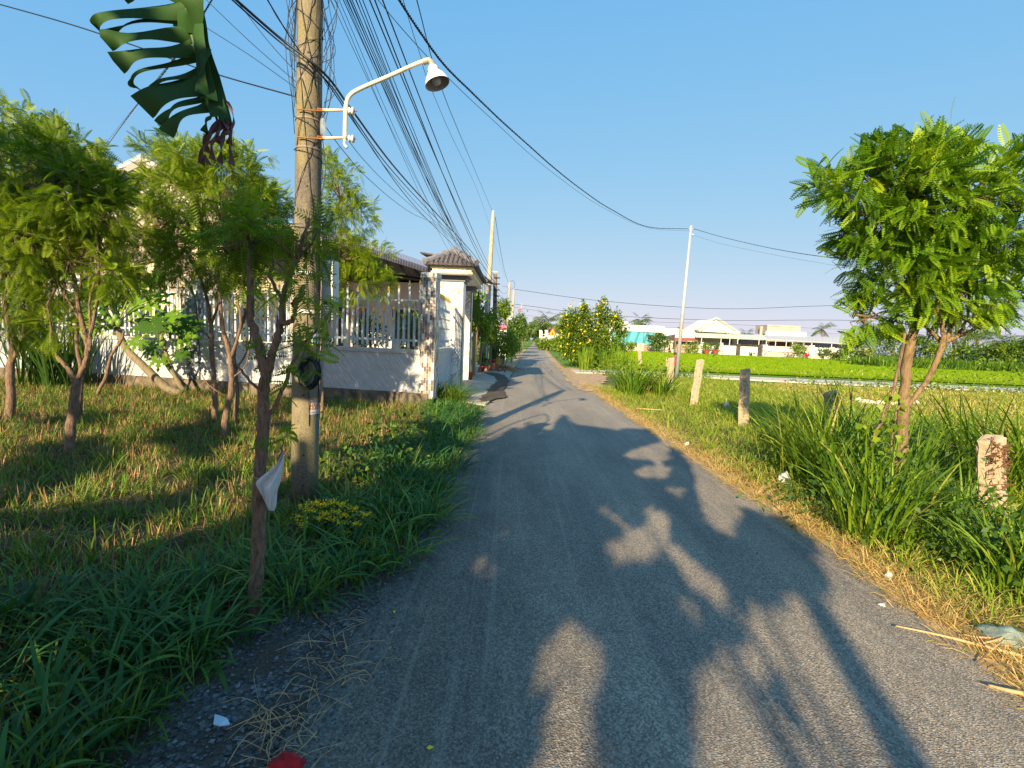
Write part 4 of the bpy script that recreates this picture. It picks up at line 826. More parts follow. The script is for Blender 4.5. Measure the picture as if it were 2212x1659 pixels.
for i in range(5): g = MB(); bxp(g, 1351 + i * 8, 741 + (i % 2), 1358.5 + i * 8, 762, HZ, .12, 0, True); g.build('slab', M['pebble'], sf)
for a, b_ in ((1391, 1446), (1462, 1500)):
    g = MB()
    for j in range(5): bxp(g, a, 745 + j * 3.6, b_, 747.4 + j * 3.6, HZ - .1, .05)
    for x in np.linspace(a, b_, 6): bxp(g, x, 744, x + 1, 762, HZ, .1, 0, True)
    g.build('plank_panel', M['plank'], sf)
g = MB(); bxp(g, 1446, 738, 1452, 763, HZ, .3, 0, True); g.build('gate_post', M['pebble'], sf)
rr_ = thing('shed', D(1480, 740, HZ + 1), 'small shed with a rusty red sheet roof beside the gabled house', 'shed')
g = MB(); a, b_, c_, d_ = D(1457, 730, HZ + 3.5), D(1505, 731, HZ + 3.5), D(1508, 737, HZ + .6), D(1457, 737, HZ + .6); g.add([a, b_, c_, d_] + [q + Vector((0, 0, .08)) for q in (a, b_, c_, d_)], [(0, 1, 2, 3), (7, 6, 5, 4), (0, 4, 5, 1), (1, 5, 6, 2), (2, 6, 7, 3), (3, 7, 4, 0)]); g.build('roof', M['rustroof'], rr_)
g = MB(); bxp(g, 1459, 737.5, 1504, 760, HZ + 3, .15, 0, True); g.build('wall', flat('grey_boards', (.36, .32, .29), .9, (.2, .18, .17), 2), rr_)
g = MB()
for x in (1458, 1482, 1506): bxp(g, x, 737, x + 1, 760, HZ + .7, .1, 0, True)
g.build('posts', M['wood'], rr_)
# gabled house
gh = thing('gabled_house', D(1550, 760, HZ + 6), 'white house with a wide triangular gable and pale green awning across the rice field', 'house')
g = MB(); xa, xb, za, zb = bxp(g, 1506, 719, 1594, 765, HZ + 7, 9, 0, True); g.build('wall', M['beige'], gh)
def gab(x0, y0, xa, ya, x1, y1, Y, dep, name, mt, trim=None):
    p0, pa, p1 = D(x0, y0, Y), D(xa, ya, Y), D(x1, y1, Y); g = MB(); g.add([p0, pa, p1] + [q + Vector((0, dep, 0)) for q in (p0, pa, p1)], [(0, 1, 2), (5, 4, 3), (0, 3, 4, 1), (1, 4, 5, 2), (0, 2, 5, 3)]); o = g.build(name, mt, gh)
    if trim:
        g = MB()
        for q in (p0, p1): g.tube([pa + Vector((0, -.15, .05)), q + Vector((0, -.15, .05))], .26, 4)
        g.build('bargeboard', trim, o)
gab(1503, 713, 1547, 688, 1597, 720, HZ + 5, 9, 'gable', M['whitew'], flat('grey_trim', (.5, .5, .48), .6))
gab(1510, 716, 1540, 696, 1572, 719, HZ + 4, 1, 'gable', M['white'], M['whitew'])
g = MB(); bxp(g, 1555, 715, 1598, 720, HZ + 4.2, .5); g.build('parapet', M['whitew'], gh)
def awn(p, yr, Yf, Yb, name, mt, par, n=40):
    (x0, yt0, yb0), (x1, yt1, yb1) = p; a, b_ = D(x0, yt0, Yb), D(x1, yt1, Yb); c_, d_ = D(x1, yb1, Yf), D(x0, yb0, Yf); g = MB()
    for i in range(n):
        u, v_ = i / n, (i + .5) / n; w_ = (i + 1) / n
        for (s_, e_, h_) in ((u, v_, .06), (v_, w_, 0)):
            g.add([a.lerp(b_, s_) + Vector((0, 0, h_)), a.lerp(b_, e_) + Vector((0, 0, h_)), d_.lerp(c_, e_) + Vector((0, 0, h_)), d_.lerp(c_, s_) + Vector((0, 0, h_))], [(0, 1, 2, 3)])
    g.tube([d_ + Vector((0, -.05, -.06)), c_ + Vector((0, -.05, -.06))], .09, 4); g.build(name, mt, par)
awn(((1503, 719, 727.5), (1654, 724, 733)), 0, HZ + .8, HZ + 4.6, 'awning', M['greenroof'], gh)
g = MB()
for x, y in ((1516, 727), (1558, 729), (1577, 730), (1594, 731), (1640, 732)): a = D(x, y, HZ + .9); g = MB(); g.tube([(a.x, a.y, 0), a], .07, 5); g.build('post', M['white'], gh)
g = MB()
for a, b_, c_, d_ in ((1528, 738, 1537, 745), (1541, 738, 1549, 745)): bxp(g, a, c_ - 9, b_ if False else a + 8, d_, HZ + 6.9, .2)
bxp(g, 1560, 733, 1582, 742, HZ + 6.9, .2); bxp(g, 1598, 734, 1652, 742, HZ + 6.9, .2); g.build('windows', M['glassd'], gh)
g = MB(); bxp(g, 1594, 730, 1655, 765, HZ + 7.2, .3, 0, True); g.build('side_wall', M['beige'], gh)
h2 = thing('flat_roofed_house', D(1740, 765, HZ + 8), 'white house with a bare concrete upper box and long grey awning across the rice field', 'house')
g = MB(); bxp(g, 1655, 735, 1835, 772, HZ + 8, 9, 0, True); g.build('wall', flat('dull_cream_wall', (.55, .48, .42), .8), h2)  # dull cream, faintly mottled over the whole wall
g = MB(); bxp(g, 1643, 705, 1658, 728, HZ + 12, .4); bxp(g, 1658, 703, 1728, 722, HZ + 10, 5); g.build('upper_box', flat('raw_cement', (.50, .45, .38), .9, (.38, .34, .29), .6), h2)
g = MB(); bxp(g, 1656, 716, 1742, 727, HZ + 7, .6); g.build('parapet', M['whitew'], h2)
awn(((1655, 724, 733), (1838, 730, 743)), 0, HZ + .8, HZ + 5.4, 'awning', M['greyroof'], h2, 60)
g = MB()
for x, y in ((1656, 734), (1676, 735), (1699, 736), (1712, 737), (1737, 738), (1754, 739), (1797, 741), (1836, 742)): a = D(x, y, HZ + .9); g = MB(); g.tube([(a.x, a.y, 0), a], .07, 5); g.build('post', M['white'], h2)
g = MB(); bxp(g, 1664, 738, 1712, 757, HZ + 7.7, .2); g.build('door', flat('maroon_door', (.13, .03, .025), .6), h2)
g = MB(); bxp(g, 1720, 740, 1750, 752, HZ + 7.7, .2); bxp(g, 1757, 741, 1832, 757, HZ + 7.7, .2); g.build('windows', M['glassd'], h2)
# garden fences and gates of the two houses
ff = thing('house_fence', D(1580, 765, HZ), 'white picket fence and gate with tiled pillars in front of the gabled house', 'fence')
f2 = thing('house_fence', D(1740, 770, HZ), 'white picket fence on a pebbled wall in front of the flat roofed house', 'fence')
def pick(par, a, b_, yt, yb, arch=0, dens=2.2, wall=None):
    n_ = int((b_ - a) / dens); g = MB()
    for i in range(n_):
        x = a + (i + .5) * (b_ - a) / n_; yy = yt + .0418 * (x - a) - arch * math.sin(math.pi * (i + .5) / n_); bxp(g, x - .45, yy, x + .45, yb + .0418 * (x - a), HZ, .05)
    for k in (.2, .85): y_ = yt + (yb - yt) * k; p, q = D(a, y_, HZ), D(b_, y_ + .0418 * (b_ - a), HZ); g.tube([p, q], .035, 4)
    g.build('picket_panel', M['white'], par)
    if wall: g = MB(); bxp(g, a, yb, b_, 780, HZ, .2, 0, True); g.build('base_wall', wall, par)
pick(ff, 1503, 1515, 744, 762); pick(ff, 1518, 1557, 745, 757, 0, 2.2, M['zig']); pick(ff, 1560, 1593, 746, 768); pick(ff, 1597, 1640, 748, 770, 0, 3.0)
pick(f2, 1656, 1717, 747, 760, 0, 2.6, M['pebble']); pick(f2, 1719, 1753, 748, 772, 3); pick(f2, 1756, 1797, 750, 764, 0, 2.6, M['pebble']); pick(f2, 1799, 1830, 752, 766, 0, 2.6, M['pebble'])
for x, y, w_, mt in ((1516, 739, 4, 'zig'), (1558, 740, 4, 'zig'), (1594.5, 743, 6, 'blacknet'), (1641, 745, 6, 'blacknet')): g = MB(); bxp(g, x - w_ / 2, y, x + w_ / 2, 775, HZ - .1, .4, 0, True); g.build('pillar', M[mt], ff)
for x, y, w_, mt in ((1652, 744, 6, 'zig'), (1718, 744, 5, 'pebble'), (1754, 746, 6, 'whitew'), (1798, 750, 5, 'pebble'), (1832, 752, 5, 'whitew')): g = MB(); bxp(g, x - w_ / 2, y, x + w_ / 2, 780, HZ - .1, .4, 0, True); g.build('pillar', M[mt], f2)
lp_ = thing('leaning_pole', D(1831, 779, 80), 'slim white pole leaning at the right end of the grey awning', 'pole'); a = G(1831, 783); b_ = D(1838, 726, a.y); g = MB(); g.tube([a, b_], .09, 6); g.build('shaft', M['white'], lp_)
# motorbike
mbk = thing('motorbike', D(1739, 775, 89), 'dark red motorbike parked at the gate of the flat roofed house', 'motorbike')
c0 = D(1739, 775, 89); c0.z = 0; g = MB(); g.tube([c0 + Vector((-.45, 0, .75)), c0 + Vector((0, 0, .8)), c0 + Vector((.35, 0, .65)), c0 + Vector((.75, 0, .85))], [.14, .2, .16, .08], 8); g.tube([c0 + Vector((-.1, 0, .4)), c0 + Vector((.3, 0, .4))], .2, 8); g.build('body', flat('dark_red_paint', (.35, .03, .03), .3), mbk, True)
for dx in (-.65, .65): g = MB(); g.tube([c0 + Vector((dx + .3 * math.cos(t), 0, .32 + .3 * math.sin(t))) for t in np.linspace(0, 6.283, 15)], .06, 6); g.build('wheel', M['black'], mbk, True)
g = MB(); g.tube([c0 + Vector((-.7, 0, .9)), c0 + Vector((-.2, 0, .98)), c0 + Vector((.2, 0, .92))], [.08, .13, .1], 8); g.build('seat', M['black'], mbk, True); g = MB(); g.tube([c0 + Vector((.65, 0, .32)), c0 + Vector((.5, 0, 1.15)), c0 + Vector((.45, -.3, 1.2))], .035, 6); g.build('handlebar', M['black'], mbk)
# plants by the far houses
def shrub(x, y, Y, rx, ry, n, mt, lab, size=.25, name='shrub', grp='shrubs by the far houses', trunk=True, cat='shrub', vr=(0, 1)):
    p = D(x, y, Y); t_ = thing(name, (p.x, Y, 0), lab, cat, grp); leafcloud('foliage', [E(x, y, Y, rx, ry, n)], size, M[mt], t_, vr=vr)
    if trunk: g = MB(); g.tube([(p.x, Y, 0), (p.x + .05 * p.z, Y, max(p.z, .1))], [.035 * max(p.z, .4), .02 * max(p.z, .4)], 6); g.build('trunk', M['bark'], t_)
    return t_
shrub(1423, 735, 88, 22, 12, 900, 'leafd', 'round dark green tree in front of the black shade cloth', .4, 'small_tree', cat='tree')
shrub(1422, 755, 87, 12, 5, 250, 'leafd', 'low dark bush at the foot of the plank fence'); shrub(1368, 746, 88, 10, 6, 250, 'leafl', 'small bright bush in front of the concrete slabs')
shrub(1495, 752, 87, 17, 14, 700, 'leafl', 'bright green bush left of the tiled fence of the gabled house', .3)
shrub(1724, 756, 87, 15, 14, 700, 'leafl', 'bright bush with yellow flowers beside the motorbike', .3); shrub(1780, 762, 86, 12, 12, 500, 'leafd', 'bush in front of the pebbled wall right of the white gate', .3); shrub(1806, 768, 85, 16, 8, 500, 'leafd', 'low dark bush in front of the pebbled wall near the leaning white pole', .3); shrub(1826, 764, 84, 16, 14, 700, 'leafl', 'mid green bush beside the foot of the leaning white pole', .3); shrub(1622, 764, 90, 8, 3, 120, 'leafd', 'tiny tuft at the foot of the gate of the gabled house')
for x, lab, mt in ((1526, 'left terracotta pot with a pale yellow green bush at the gabled house', 'leafl'), (1545, 'right terracotta pot with a darker bush at the gabled house', 'far')):
    p = D(x, 763, 90.5); t_ = thing('potted_plant', (p.x, 90.5, 0), lab, 'potted plant', 'potted bushes'); zz = D(x, 764, 90.5).z; g = MB(); g.lathe((p.x, 90.5, 0), [(.0, max(0, zz)), (.35, max(0, zz)), (.6, zz + .55), (.68, zz + .6), (.68, zz + .7), (0, zz + .65)], 12); g.build('pot', M['terra'], t_); leafcloud('foliage', [E(x, 748, 90.5, 9, 9, 350)], .25, M[mt], t_)
# ------------------------------------------------------------------ palms and far trees
def palm(x, yb, yt, Y, fl, nf, lab, mt='palm', r=.16, lean=0, grp='coconut palms'):
    b_ = D(x, yb, Y); b_.z = 0; t = D(x + lean, yt, Y); th_ = thing('palm_tree', b_, lab, 'palm tree', grp); g = MB(); mid = (b_ + t) / 2 + Vector((lean * .02, 0, 0)); g.tube(bez([b_, mid, t], 4), r, 7); g.build('trunk', M['bark'], th_, True)
    parts = []
    for i in range(nf):
        az = i * 2.4 + random.uniform(-.3, .3); el = random.uniform(-.35, 1.25); n_ = 16; d = Vector((math.cos(az) * math.cos(el), math.sin(az) * math.cos(el), math.sin(el))); p = t.copy(); L = fl * random.uniform(.8, 1.1); side = d.cross(Vector((0, 0, 1))).normalized(); Pn = []; Dn = []
        for k in range(n_):
            for s_ in (-1, 1): Pn.append(tuple(p)); Dn.append(tuple(side * s_ * .9 + d * .6 + Vector((0, 0, -.35))))
            p = p + d * (L / n_); d = (d + Vector((0, 0, -.10))).normalized()
        lf = np.array([(0, -.07, 0), (1, -.02, -.25), (1, .02, -.25), (0, .07, 0)]); parts.append(inst((lf, np.array([(0, 1, 2, 3)])), np.array(Pn), np.array(Dn), np.array([L * .28 * math.sin(math.pi * (.15 + .8 * (k // 2) / n_)) for k in range(2 * n_)]), U(0, .9, 2 * n_), .3))
    V, F, A = merge(parts); npmesh('fronds', V, F, M[mt], A, th_); return th_
def tree(x, yb, Y, ells, mt, lab, size=.3, r=.15, name='tree', grp='trees at the far edge of the field', vr=(0, 1), brk='bark'):
    p = D(x, yb, Y); p.z = 0; t_ = thing(name, p, lab, 'tree', grp); top = D(ells[0][0], ells[0][1], Y); g = MB(); g.tube(bez([p, (p + top) / 2 + Vector((random.uniform(-.2, .2), 0, 0)), top], 4), [r * (1 - .05 * i) for i in range(9)], 8)
    for e in ells[1:]: g.tube([(p + top) / 2, D(e[0], e[1], Y)], [r * .5, r * .2], 6)
    g.build('trunk', M[brk], t_, True); leafcloud('crown', [E(x_, y_, Y, rx, ry, n) for x_, y_, rx, ry, n in ells], size, M[mt], t_, vr=vr); return t_
palm(1183, 738, 697, 95, 4.2, 26, 'coconut palm with pale fronds left of the yellow flowering bush')
tree(1160, 738, 100, [(1160, 714, 20, 18, 1600), (1178, 720, 22, 15, 1200), (1205, 716, 16, 12, 700)], 'far', 'bushy olive tree beside the road below the coconut palm', .5)
tree(1215, 738, 110, [(1215, 715, 20, 11, 800)], 'far', 'distant rounded tree between the palm and the yellow flowering bush', .5)
tree(1228, 738, 75, [(1228, 695, 10, 14, 400), (1238, 702, 8, 8, 200)], 'far', 'dark narrow tree top peeking over the yellow flowering bush', .35)
palm(1386, 760, 694, 115, 3.4, 20, 'single coconut palm rising behind the long white building'); tree(1388, 760, 118, [(1378, 706, 14, 5, 300), (1395, 705, 9, 5, 200)], 'leafd', 'dark tree top around the palm behind the long white building', .5)
palm(1612, 765, 722, 112, 2.6, 18, 'orange tinted palm top right of the gabled house'); palm(1776, 765, 712, 112, 3.2, 20, 'palm top just above the grey awning'); tree(1440, 765, 120, [(1470, 711, 6, 3, 150), (1430, 709, 5, 3, 90)], 'far', 'tiny tree top showing over the middle of the long white building', .5)
palm(2112, 790, 722, 62, 2.9, 22, 'coconut palm with spread fronds at the right, in front of the tree line'); palm(2060, 790, 728, 66, 2.6, 18, 'dark coconut palm between the right trunk and the spread palm'); palm(2160, 795, 740, 58, 2.6, 20, 'low coconut palm right of the spread palm', r=.14); palm(2195, 795, 748, 60, 2.4, 18, 'coconut palm nearest the right edge of the field')
for x, yb, Y, rx, yt, mt, lab in ((1850, 785, 72, 24, 728, 'leafl', 'bright bushy tree right of the leaning white pole'), (1885, 785, 70, 32, 706, 'leafd', 'tall dark tree mass behind the crown of the right tree, leftmost'), (1930, 785, 68, 30, 708, 'leafl', 'mid green tree behind the trunk of the right tree'), (1975, 786, 66, 28, 728, 'leafd', 'dark tree just right of the right tree trunk'), (2015, 788, 64, 26, 738, 'leafl', 'yellow green tree in the gap between the two right trunks'), (2075, 790, 62, 34, 748, 'leafl', 'broad bright tree under the dark coconut palm'), (2130, 792, 58, 34, 752, 'leafd', 'low dark tree below the spread coconut palm'), (2180, 795, 56, 32, 745, 'leafl', 'bright tree beside the low coconut palm'), (2215, 797, 55, 30, 735, 'leafd', 'dark tree at the right edge of the field')):
    tree(x, yb, Y, [(x, (yt + yb) / 2, rx, (yb - yt) / 2 + 4, 1300), (x + 8, yt + 8, rx * .6, 12, 500)], mt, lab, .28)
tree(1866, 783, 60, [(1866, 770, 14, 16, 500)], 'palm', 'clump of dry banana plants at the foot of the trees right of the leaning pole', .5, .1)
# ------------------------------------------------------------------ far left roadside planting
for x, y, Y, rx, ry, n, mt, lab, sz in ((1027, 668, 19.5, 16, 46, 900, 'leafl', 'tall yellow green bamboo like shrub next to the gate', .13), (1038, 708, 20, 20, 36, 1200, 'leafl', 'dense dark shrub standing behind the plant pots by the gate', .11), (1060, 706, 23, 18, 38, 1200, 'leafl', 'leafy shrub around the foot of the tall pale pole', .13), (1088, 742, 25.5, 27, 32, 1700, 'leafl', 'low bush with tiny yellow flowers beside the road past the leaf pile', .11), (1106, 748, 30, 16, 22, 900, 'leafl', 'pale green weedy bush leaning over the left road edge', .14), (1088, 668, 36, 16, 20, 700, 'leafl', 'round tree crown behind the pink topped gate', .2), (1113, 712, 50, 16, 26, 1200, 'leafd', 'dark tree left of the road beyond the pink topped gate', .25), (1124, 702, 70, 11, 28, 1000, 'leafl', 'bright drooping tree at the far left side of the road', .3), (1130, 716, 95, 10, 18, 700, 'far', 'farthest tree on the left side of the road', .4), (1096, 725, 40, 12, 26, 800, 'leafd', 'dark shrub behind the white column of the pink topped gate', .2), (1140, 722, 150, 10, 12, 500, 'far', 'tree closing the end of the road', .6)):
    shrub(x, y, Y, rx, ry, int(n * 1.3), mt, lab, sz, 'roadside_shrub', 'plants along the left roadside', vr=(.25, 1.15))
# banana leaves of the garden beside the gate
bt_ = thing('banana_plant', G(1022, 815), 'young banana plant with bright upright leaves behind the second gate column', 'banana plant'); g = MB()
for (x0, y0, x1, y1, w_) in ((1026, 720, 1036, 612, 5), (1024, 700, 1020, 630, 5), (1030, 700, 1048, 655, 6), (1022, 690, 1012, 660, 4)):
    a, b_ = D(x0, y0, 18.5), D(x1, y1, 18.5); s_ = Vector((pxw(w_, 18.5), 0, 0)); g.add([a, a.lerp(b_, .4) - s_, b_, a.lerp(b_, .5) + s_], [(0, 1, 2, 3)])
g.build('leaves', M['leafl'], bt_); p = D(1025, 720, 18.5); g = MB(); g.tube([(p.x, p.y, 0), p], .07, 6); g.build('stem', M['barkp'], bt_)
pg = thing('pink_gate', D(1083, 790, 33), 'small gate with a pink flat roof on white columns beyond the roadside bushes', 'gate'); g = MB(); bxp(g, 1075, 703, 1095, 708, 33, 1.2); bxp(g, 1078, 707, 1093, 711, 33.1, 1.0); g.build('roof', M['pink'], pg)
for x in (1089, 1079): g = MB(); bxp(g, x - 2.5, 710, x + 2.5, 790, 33.2, .3, 0, True); g.build('column', M['marble'], pg)
for i, x in enumerate((1066, 1070.5, 1075)): p = D(x, 720 + 6 * i, 29 + i); g = MB(); g.tube([(p.x, p.y, 0), p], .13, 6); o = g.build('wooden_stake', M['wood']); tag(o, ['tallest', 'middle', 'shortest'][i] + ' of the three dark wooden stakes before the pink gate', 'stake', 'stakes before the pink gate')
# pots, box, leaf pile
def pot(x, yb, yt, Y, wpx, mt, lab, plant=None):
    p = G(x, yb); p.z = .035; h_ = D(x, yt, p.y).z - .035; r = pxw(wpx, p.y) / 2; t_ = thing('plant_pot', p, lab, 'plant pot', 'pots beside the driveway')
    g = MB(); g.lathe(p, [(0, 0), (r * .6, 0), (r * .95, h_ * .82), (r * 1.08, h_ * .84), (r * 1.08, h_), (r * .9, h_), (r * .85, h_ * .86), (0, h_ * .86)], 20); g.build('pot', M[mt], t_, True); 
    if plant: leafcloud('foliage', [(tuple(p + Vector((0, 0, h_ + plant))), (plant * .7, plant * .7, plant), 260)], .12, M['leafd'], t_)
pot(1024, 812, 788, 17, 20, 'ceramic', 'white ceramic pot next to the second gate column'); pot(1016, 822, 803, 17, 12, 'terra', 'small red pot partly hidden behind the second gate column'); pot(1037, 806, 790, 19, 22, 'terra', 'red terracotta pot between the white pot and the leaf pile', .3); pot(1062, 793, 776, 22, 20, 'terra', 'red terracotta pot with a rim directly left of the yellow box', .3)
yb_ = thing('yellow_crate', G(1072, 791), 'bright yellow plastic box standing behind the leaf pile', 'box'); p = G(1072, 791); g = MB(); g.box((p.x, p.y, .22), (.32, .32, .37)); g.build('body', M['yellow'], yb_, bevel=.01); g = MB(); g.box((p.x, p.y, .415), (.35, .35, .03)); g.build('rim', M['yellow'], yb_)
wb = thing('concrete_block', G(1083, 789), 'pale tapered concrete block leaning next to the yellow box', 'block'); p = G(1083, 789); g = MB(); g.prism([(p.x - .15, p.y - .1), (p.x + .2, p.y - .1), (p.x + .2, p.y + .2), (p.x - .15, p.y + .2)], .02, .5); g.build('block', M['polef'], wb, bevel=.02)
lpc = G(1068, 799); parts = []; n_ = 1500; P_ = np.stack([rng.normal(lpc.x, .5, n_), rng.normal(lpc.y, .7, n_), np.zeros(n_)], 1); rr2 = ((P_[:, 0] - lpc.x) / .6) ** 2 + ((P_[:, 1] - lpc.y) / .9) ** 2; P_[:, 2] = .05 + U(0, 1, n_) * .26 * np.exp(-rr2 * .8)
V, F, A = inst(DIA, P_, rng.normal(0, 1, (n_, 3)) * (1, 1, .5), U(.07, .16, n_), U(0, 1, n_), 1.5); o = npmesh('dead_leaf_pile', V, F, M['deadleaf'], A); tag(o, 'low heap of dry brown leaves on the driveway by the pots', 'leaf pile')
# ------------------------------------------------------------------ right roadside: sign, hedge, flowering bush, bicycle, white fence
sg = thing('warning_sign', G(1191, 757), 'orange triangular warning sign on a red and white striped post by the road', 'road sign'); p = G(1191, 757); q = D(1193, 712, p.y); g = MB(); n_ = 6
for i in range(n_): a, b_ = p.lerp(q, i / n_), p.lerp(q, (i + 1) / n_); a = a if i else Vector((p.x, p.y, 0)); g.tube([a, b_], .075, 8, m=(0 if i in (1, 2, 4, 5) else 1))
g.build('post', [M['white'], M['sred']], sg)
ct = D(1193.5, 719, p.y - .15)
def tri(s_, dy, name, mt, par): g = MB(); pts = [ct + Vector((s_ * math.cos(t), dy, s_ * math.sin(t) + .02)) for t in (math.pi / 2, math.pi * 7 / 6, -math.pi / 6)]; g.add(pts + [q_ + Vector((0, .03, 0)) for q_ in pts], [(0, 1, 2), (5, 4, 3), (0, 3, 4, 1), (1, 4, 5, 2), (2, 5, 3, 0)]); return g.build(name, M[mt], par)
pl = tri(.74, 0, 'plate', 'sred', sg); tri(.52, -.035, 'yellow_face', 'syel', pl); g = MB(); g.box(ct + Vector((0, -.05, -.02)), (.075, .02, .48)); g.box(ct + Vector((0, -.05, -.06)), (.32, .018, .075)); g.build('crossroad_symbol', M['black'], pl)
g = MB(); g.box(ct + Vector((0, .0, -.72)), (.5, .04, .26)); g.build('white_plate', M['white'], sg)
for x, y, Y, rx, ry, n, mt, lab in ((1180, 744, 68, 18, 12, 1600, 'leafl', 'bright clipped hedge left of the warning sign'), (1212, 742, 62, 24, 16, 2200, 'leafl', 'bright hedge between the warning sign and the bicycle'), (1168, 738, 85, 12, 10, 900, 'far', 'olive bush at the right road edge before the hedge')):
    shrub(x, y, Y, rx, ry, n, mt, lab, .28, 'hedge', 'hedges along the right roadside', False, 'hedge')
wf = thing('white_fence', D(1200, 745, 80), 'white picket fence with square pillars behind the hedge and warning sign', 'fence')
for x in (1168, 1180, 1236): g = MB(); bxp(g, x - 2.5, 715, x + 2.5, 745, 80, .4, 0, True); bxp(g, x - 3, 713, x + 3, 715.5, 79.9, .6); g.build('pillar', M['whitew'], wf)
g = MB()
for i in range(26): x = 1183 + i * 2; bxp(g, x, 720 + i * .1, x + .9, 742, 80, .05)
bxp(g, 1170, 723, 1236, 724, 80.1, .05); bxp(g, 1170, 736, 1236, 737, 80.1, .05); g.build('picket_panel', M['white'], wf)
g = MB(); bxp(g, 1170, 728, 1236, 745, 80.2, .2, 0, True); g.build('base_wall', M['whitew'], wf)
# yellow flowering bush
BY = 28.5
yb2 = thing('flowering_bush', D(1275, 795, BY), 'large bush covered in yellow trumpet flowers at the corner of the road and lane', 'bush')
n_f = 1.25; el_ = [E(1240, 738, BY, 32, 38, 2200), E(1292, 738, BY, 42, 42, 3000), E(1228, 700, BY, 18, 30, 900), E(1265, 690, BY, 16, 30, 900), E(1300, 680, BY, 13, 34, 900), E(1330, 690, BY, 18, 18, 500), E(1340, 715, BY, 14, 24, 500), E(1262, 670, BY, 7, 16, 250), E(1240, 690, BY, 9, 14, 250), E(1345, 748, BY, 22, 10, 400), E(1255, 765, BY, 40, 22, 1300)]
leafcloud('foliage', [(a, b_, int(c * n_f)) for a, b_, c in el_], .15, M['leafl'], yb2, vr=(-.1, .8)); parts = []
for x, y in [(1240, 652), (1300, 650), (1296, 655), (1308, 660), (1258, 655), (1262, 668), (1214, 682), (1228, 688), (1246, 690), (1286, 690), (1264, 700), (1256, 716), (1330, 682), (1344, 688), (1322, 690), (1222, 700), (1208, 716), (1213, 730), (1234, 726), (1250, 740), (1268, 738), (1283, 712), (1290, 676), (1301, 668), (1224, 745), (1208, 748), (1240, 760), (1218, 770), (1262, 776), (1236, 778), (1316, 680), (1230, 705), (1275, 690), (1280, 750), (1232, 662), (1254, 664)]:
    p = np.array(D(x + random.uniform(-2, 2), y, BY - .8 - random.random() * .5)); k = 5; parts.append(inst(DIA, p + rng.normal(0, .07, (k, 3)), rng.normal(0, 1, (k, 3)) + (0, -1, .3), U(.09, .17, k), U(0, 1, k), 1.0))
V, F, A = merge(parts); npmesh('flowers', V, F, M['flower'], A, yb2); g = MB()
for x, y in ((1240, 700), (1265, 680), (1300, 670), (1330, 700), (1285, 720), (1340, 740)): g.tube(bez([D(1282 + random.uniform(-8, 8), 800, BY), D((1282 + x) / 2, (800 + y) / 2, BY), D(x, y, BY)], 4), [.05] * 4 + [.03] * 5, 6)
g.build('stems', M['bark'], yb2, True)
bc = thing('bicycle', G(1258, 775), 'old bicycle parked half hidden beside the yellow flowering bush', 'bicycle'); c0 = G(1252, 776); c0.z = 0; s_ = 1.35
for dx in (-.15, .75): g = MB(); g.tube([c0 + Vector((dx * s_ + .33 * s_ * math.cos(t), .3 * dx, (.34 + .33 * math.sin(t)) * s_)) for t in np.linspace(0, 6.283, 20)], .03, 5); g.build('wheel', M['black'], bc, True)
g = MB(); P_ = [c0 + Vector((a * s_, .3 * a, b_ * s_)) for a, b_ in ((-.15, .34), (.05, .85), (.45, .80), (.32, .34), (.05, .85), (.45, .8), (.75, .34), (.32, .34), (-.15, .34))]
for a, b_ in zip(P_[:-1], P_[1:]): g.tube([a, b_], .022, 5)
g.tube([P_[1], P_[1] + Vector((0, -.25, .12)), P_[1] + Vector((0, .25, .12))], .02, 5); g.build('frame', M['metal'], bc); g = MB(); g.box(P_[2] + Vector((0, 0, .12)), (.3, .16, .07)); g.build('saddle', M['black'], bc, bevel=.02); g = MB(); g.box(P_[1] + Vector((-.15, 0, .0)), (.26, .34, .28)); g.build('basket', M['cableg'], bc)
kf = D(1124, 669, 45); g = MB(); g.box(kf, (.32, .04, .13)); o = g.build('cable_tag', M['sred']); tag(o, 'small orange tag hanging on a distant wire over the road', 'tag')
M['bluesheet'] = flat('blue_sheet', (.06, .2, .35), .6); g = MB(); bxp(g, 1210, 722, 1228, 731, 100, 2); o = g.build('blue_shed', M['bluesheet']); tag(o, 'small blue roofed shed far behind the hedge and warning sign', 'shed')
# ================================================================== NEAR TREES
# right tree
rt = thing('roadside_tree', G(1918, 1095), 'leafy young tree with a forked trunk in tall grass at the right', 'tree', 'young trees')
RY = G(1918, 1095).y; g = MB()
limb(g, [(1912, 1110, RY), (1925, 1040, RY), (1945, 980, RY), (1951, 900, RY), (1955, 820, RY), (1966, 745, RY), (1980, 690, RY), (2003, 630, RY + .1), (2030, 560, RY + .15)], .062, .026, n=12)
limb(g, [(1962, 878, RY), (2000, 825, RY), (2026, 770, RY - .05), (2038, 735, RY - .05)], .021, .028, n=10)
for q in ([(2038, 740), (2010, 715), (1985, 690), (1960, 640)], [(2038, 738), (2035, 700), (2025, 660), (2040, 600)], [(2040, 738), (2075, 715), (2090, 680), (2095, 610)], [(2040, 738), (2090, 718), (2125, 690), (2150, 620)], [(2045, 735), (2060, 700), (2080, 690), (2120, 712)], [(1975, 700), (1955, 660), (1930, 600), (1880, 520)], [(1985, 680), (1975, 600), (1970, 500), (1960, 400)], [(2010, 620), (2050, 520), (2080, 420)], [(1965, 740), (1940, 715), (1900, 690), (1850, 680)]):
    limb(g, [(x, y, RY + random.uniform(-.1, .15)) for x, y in q], .022, .009, n=7)
g.build('trunk', M['barkl'], rt, True)
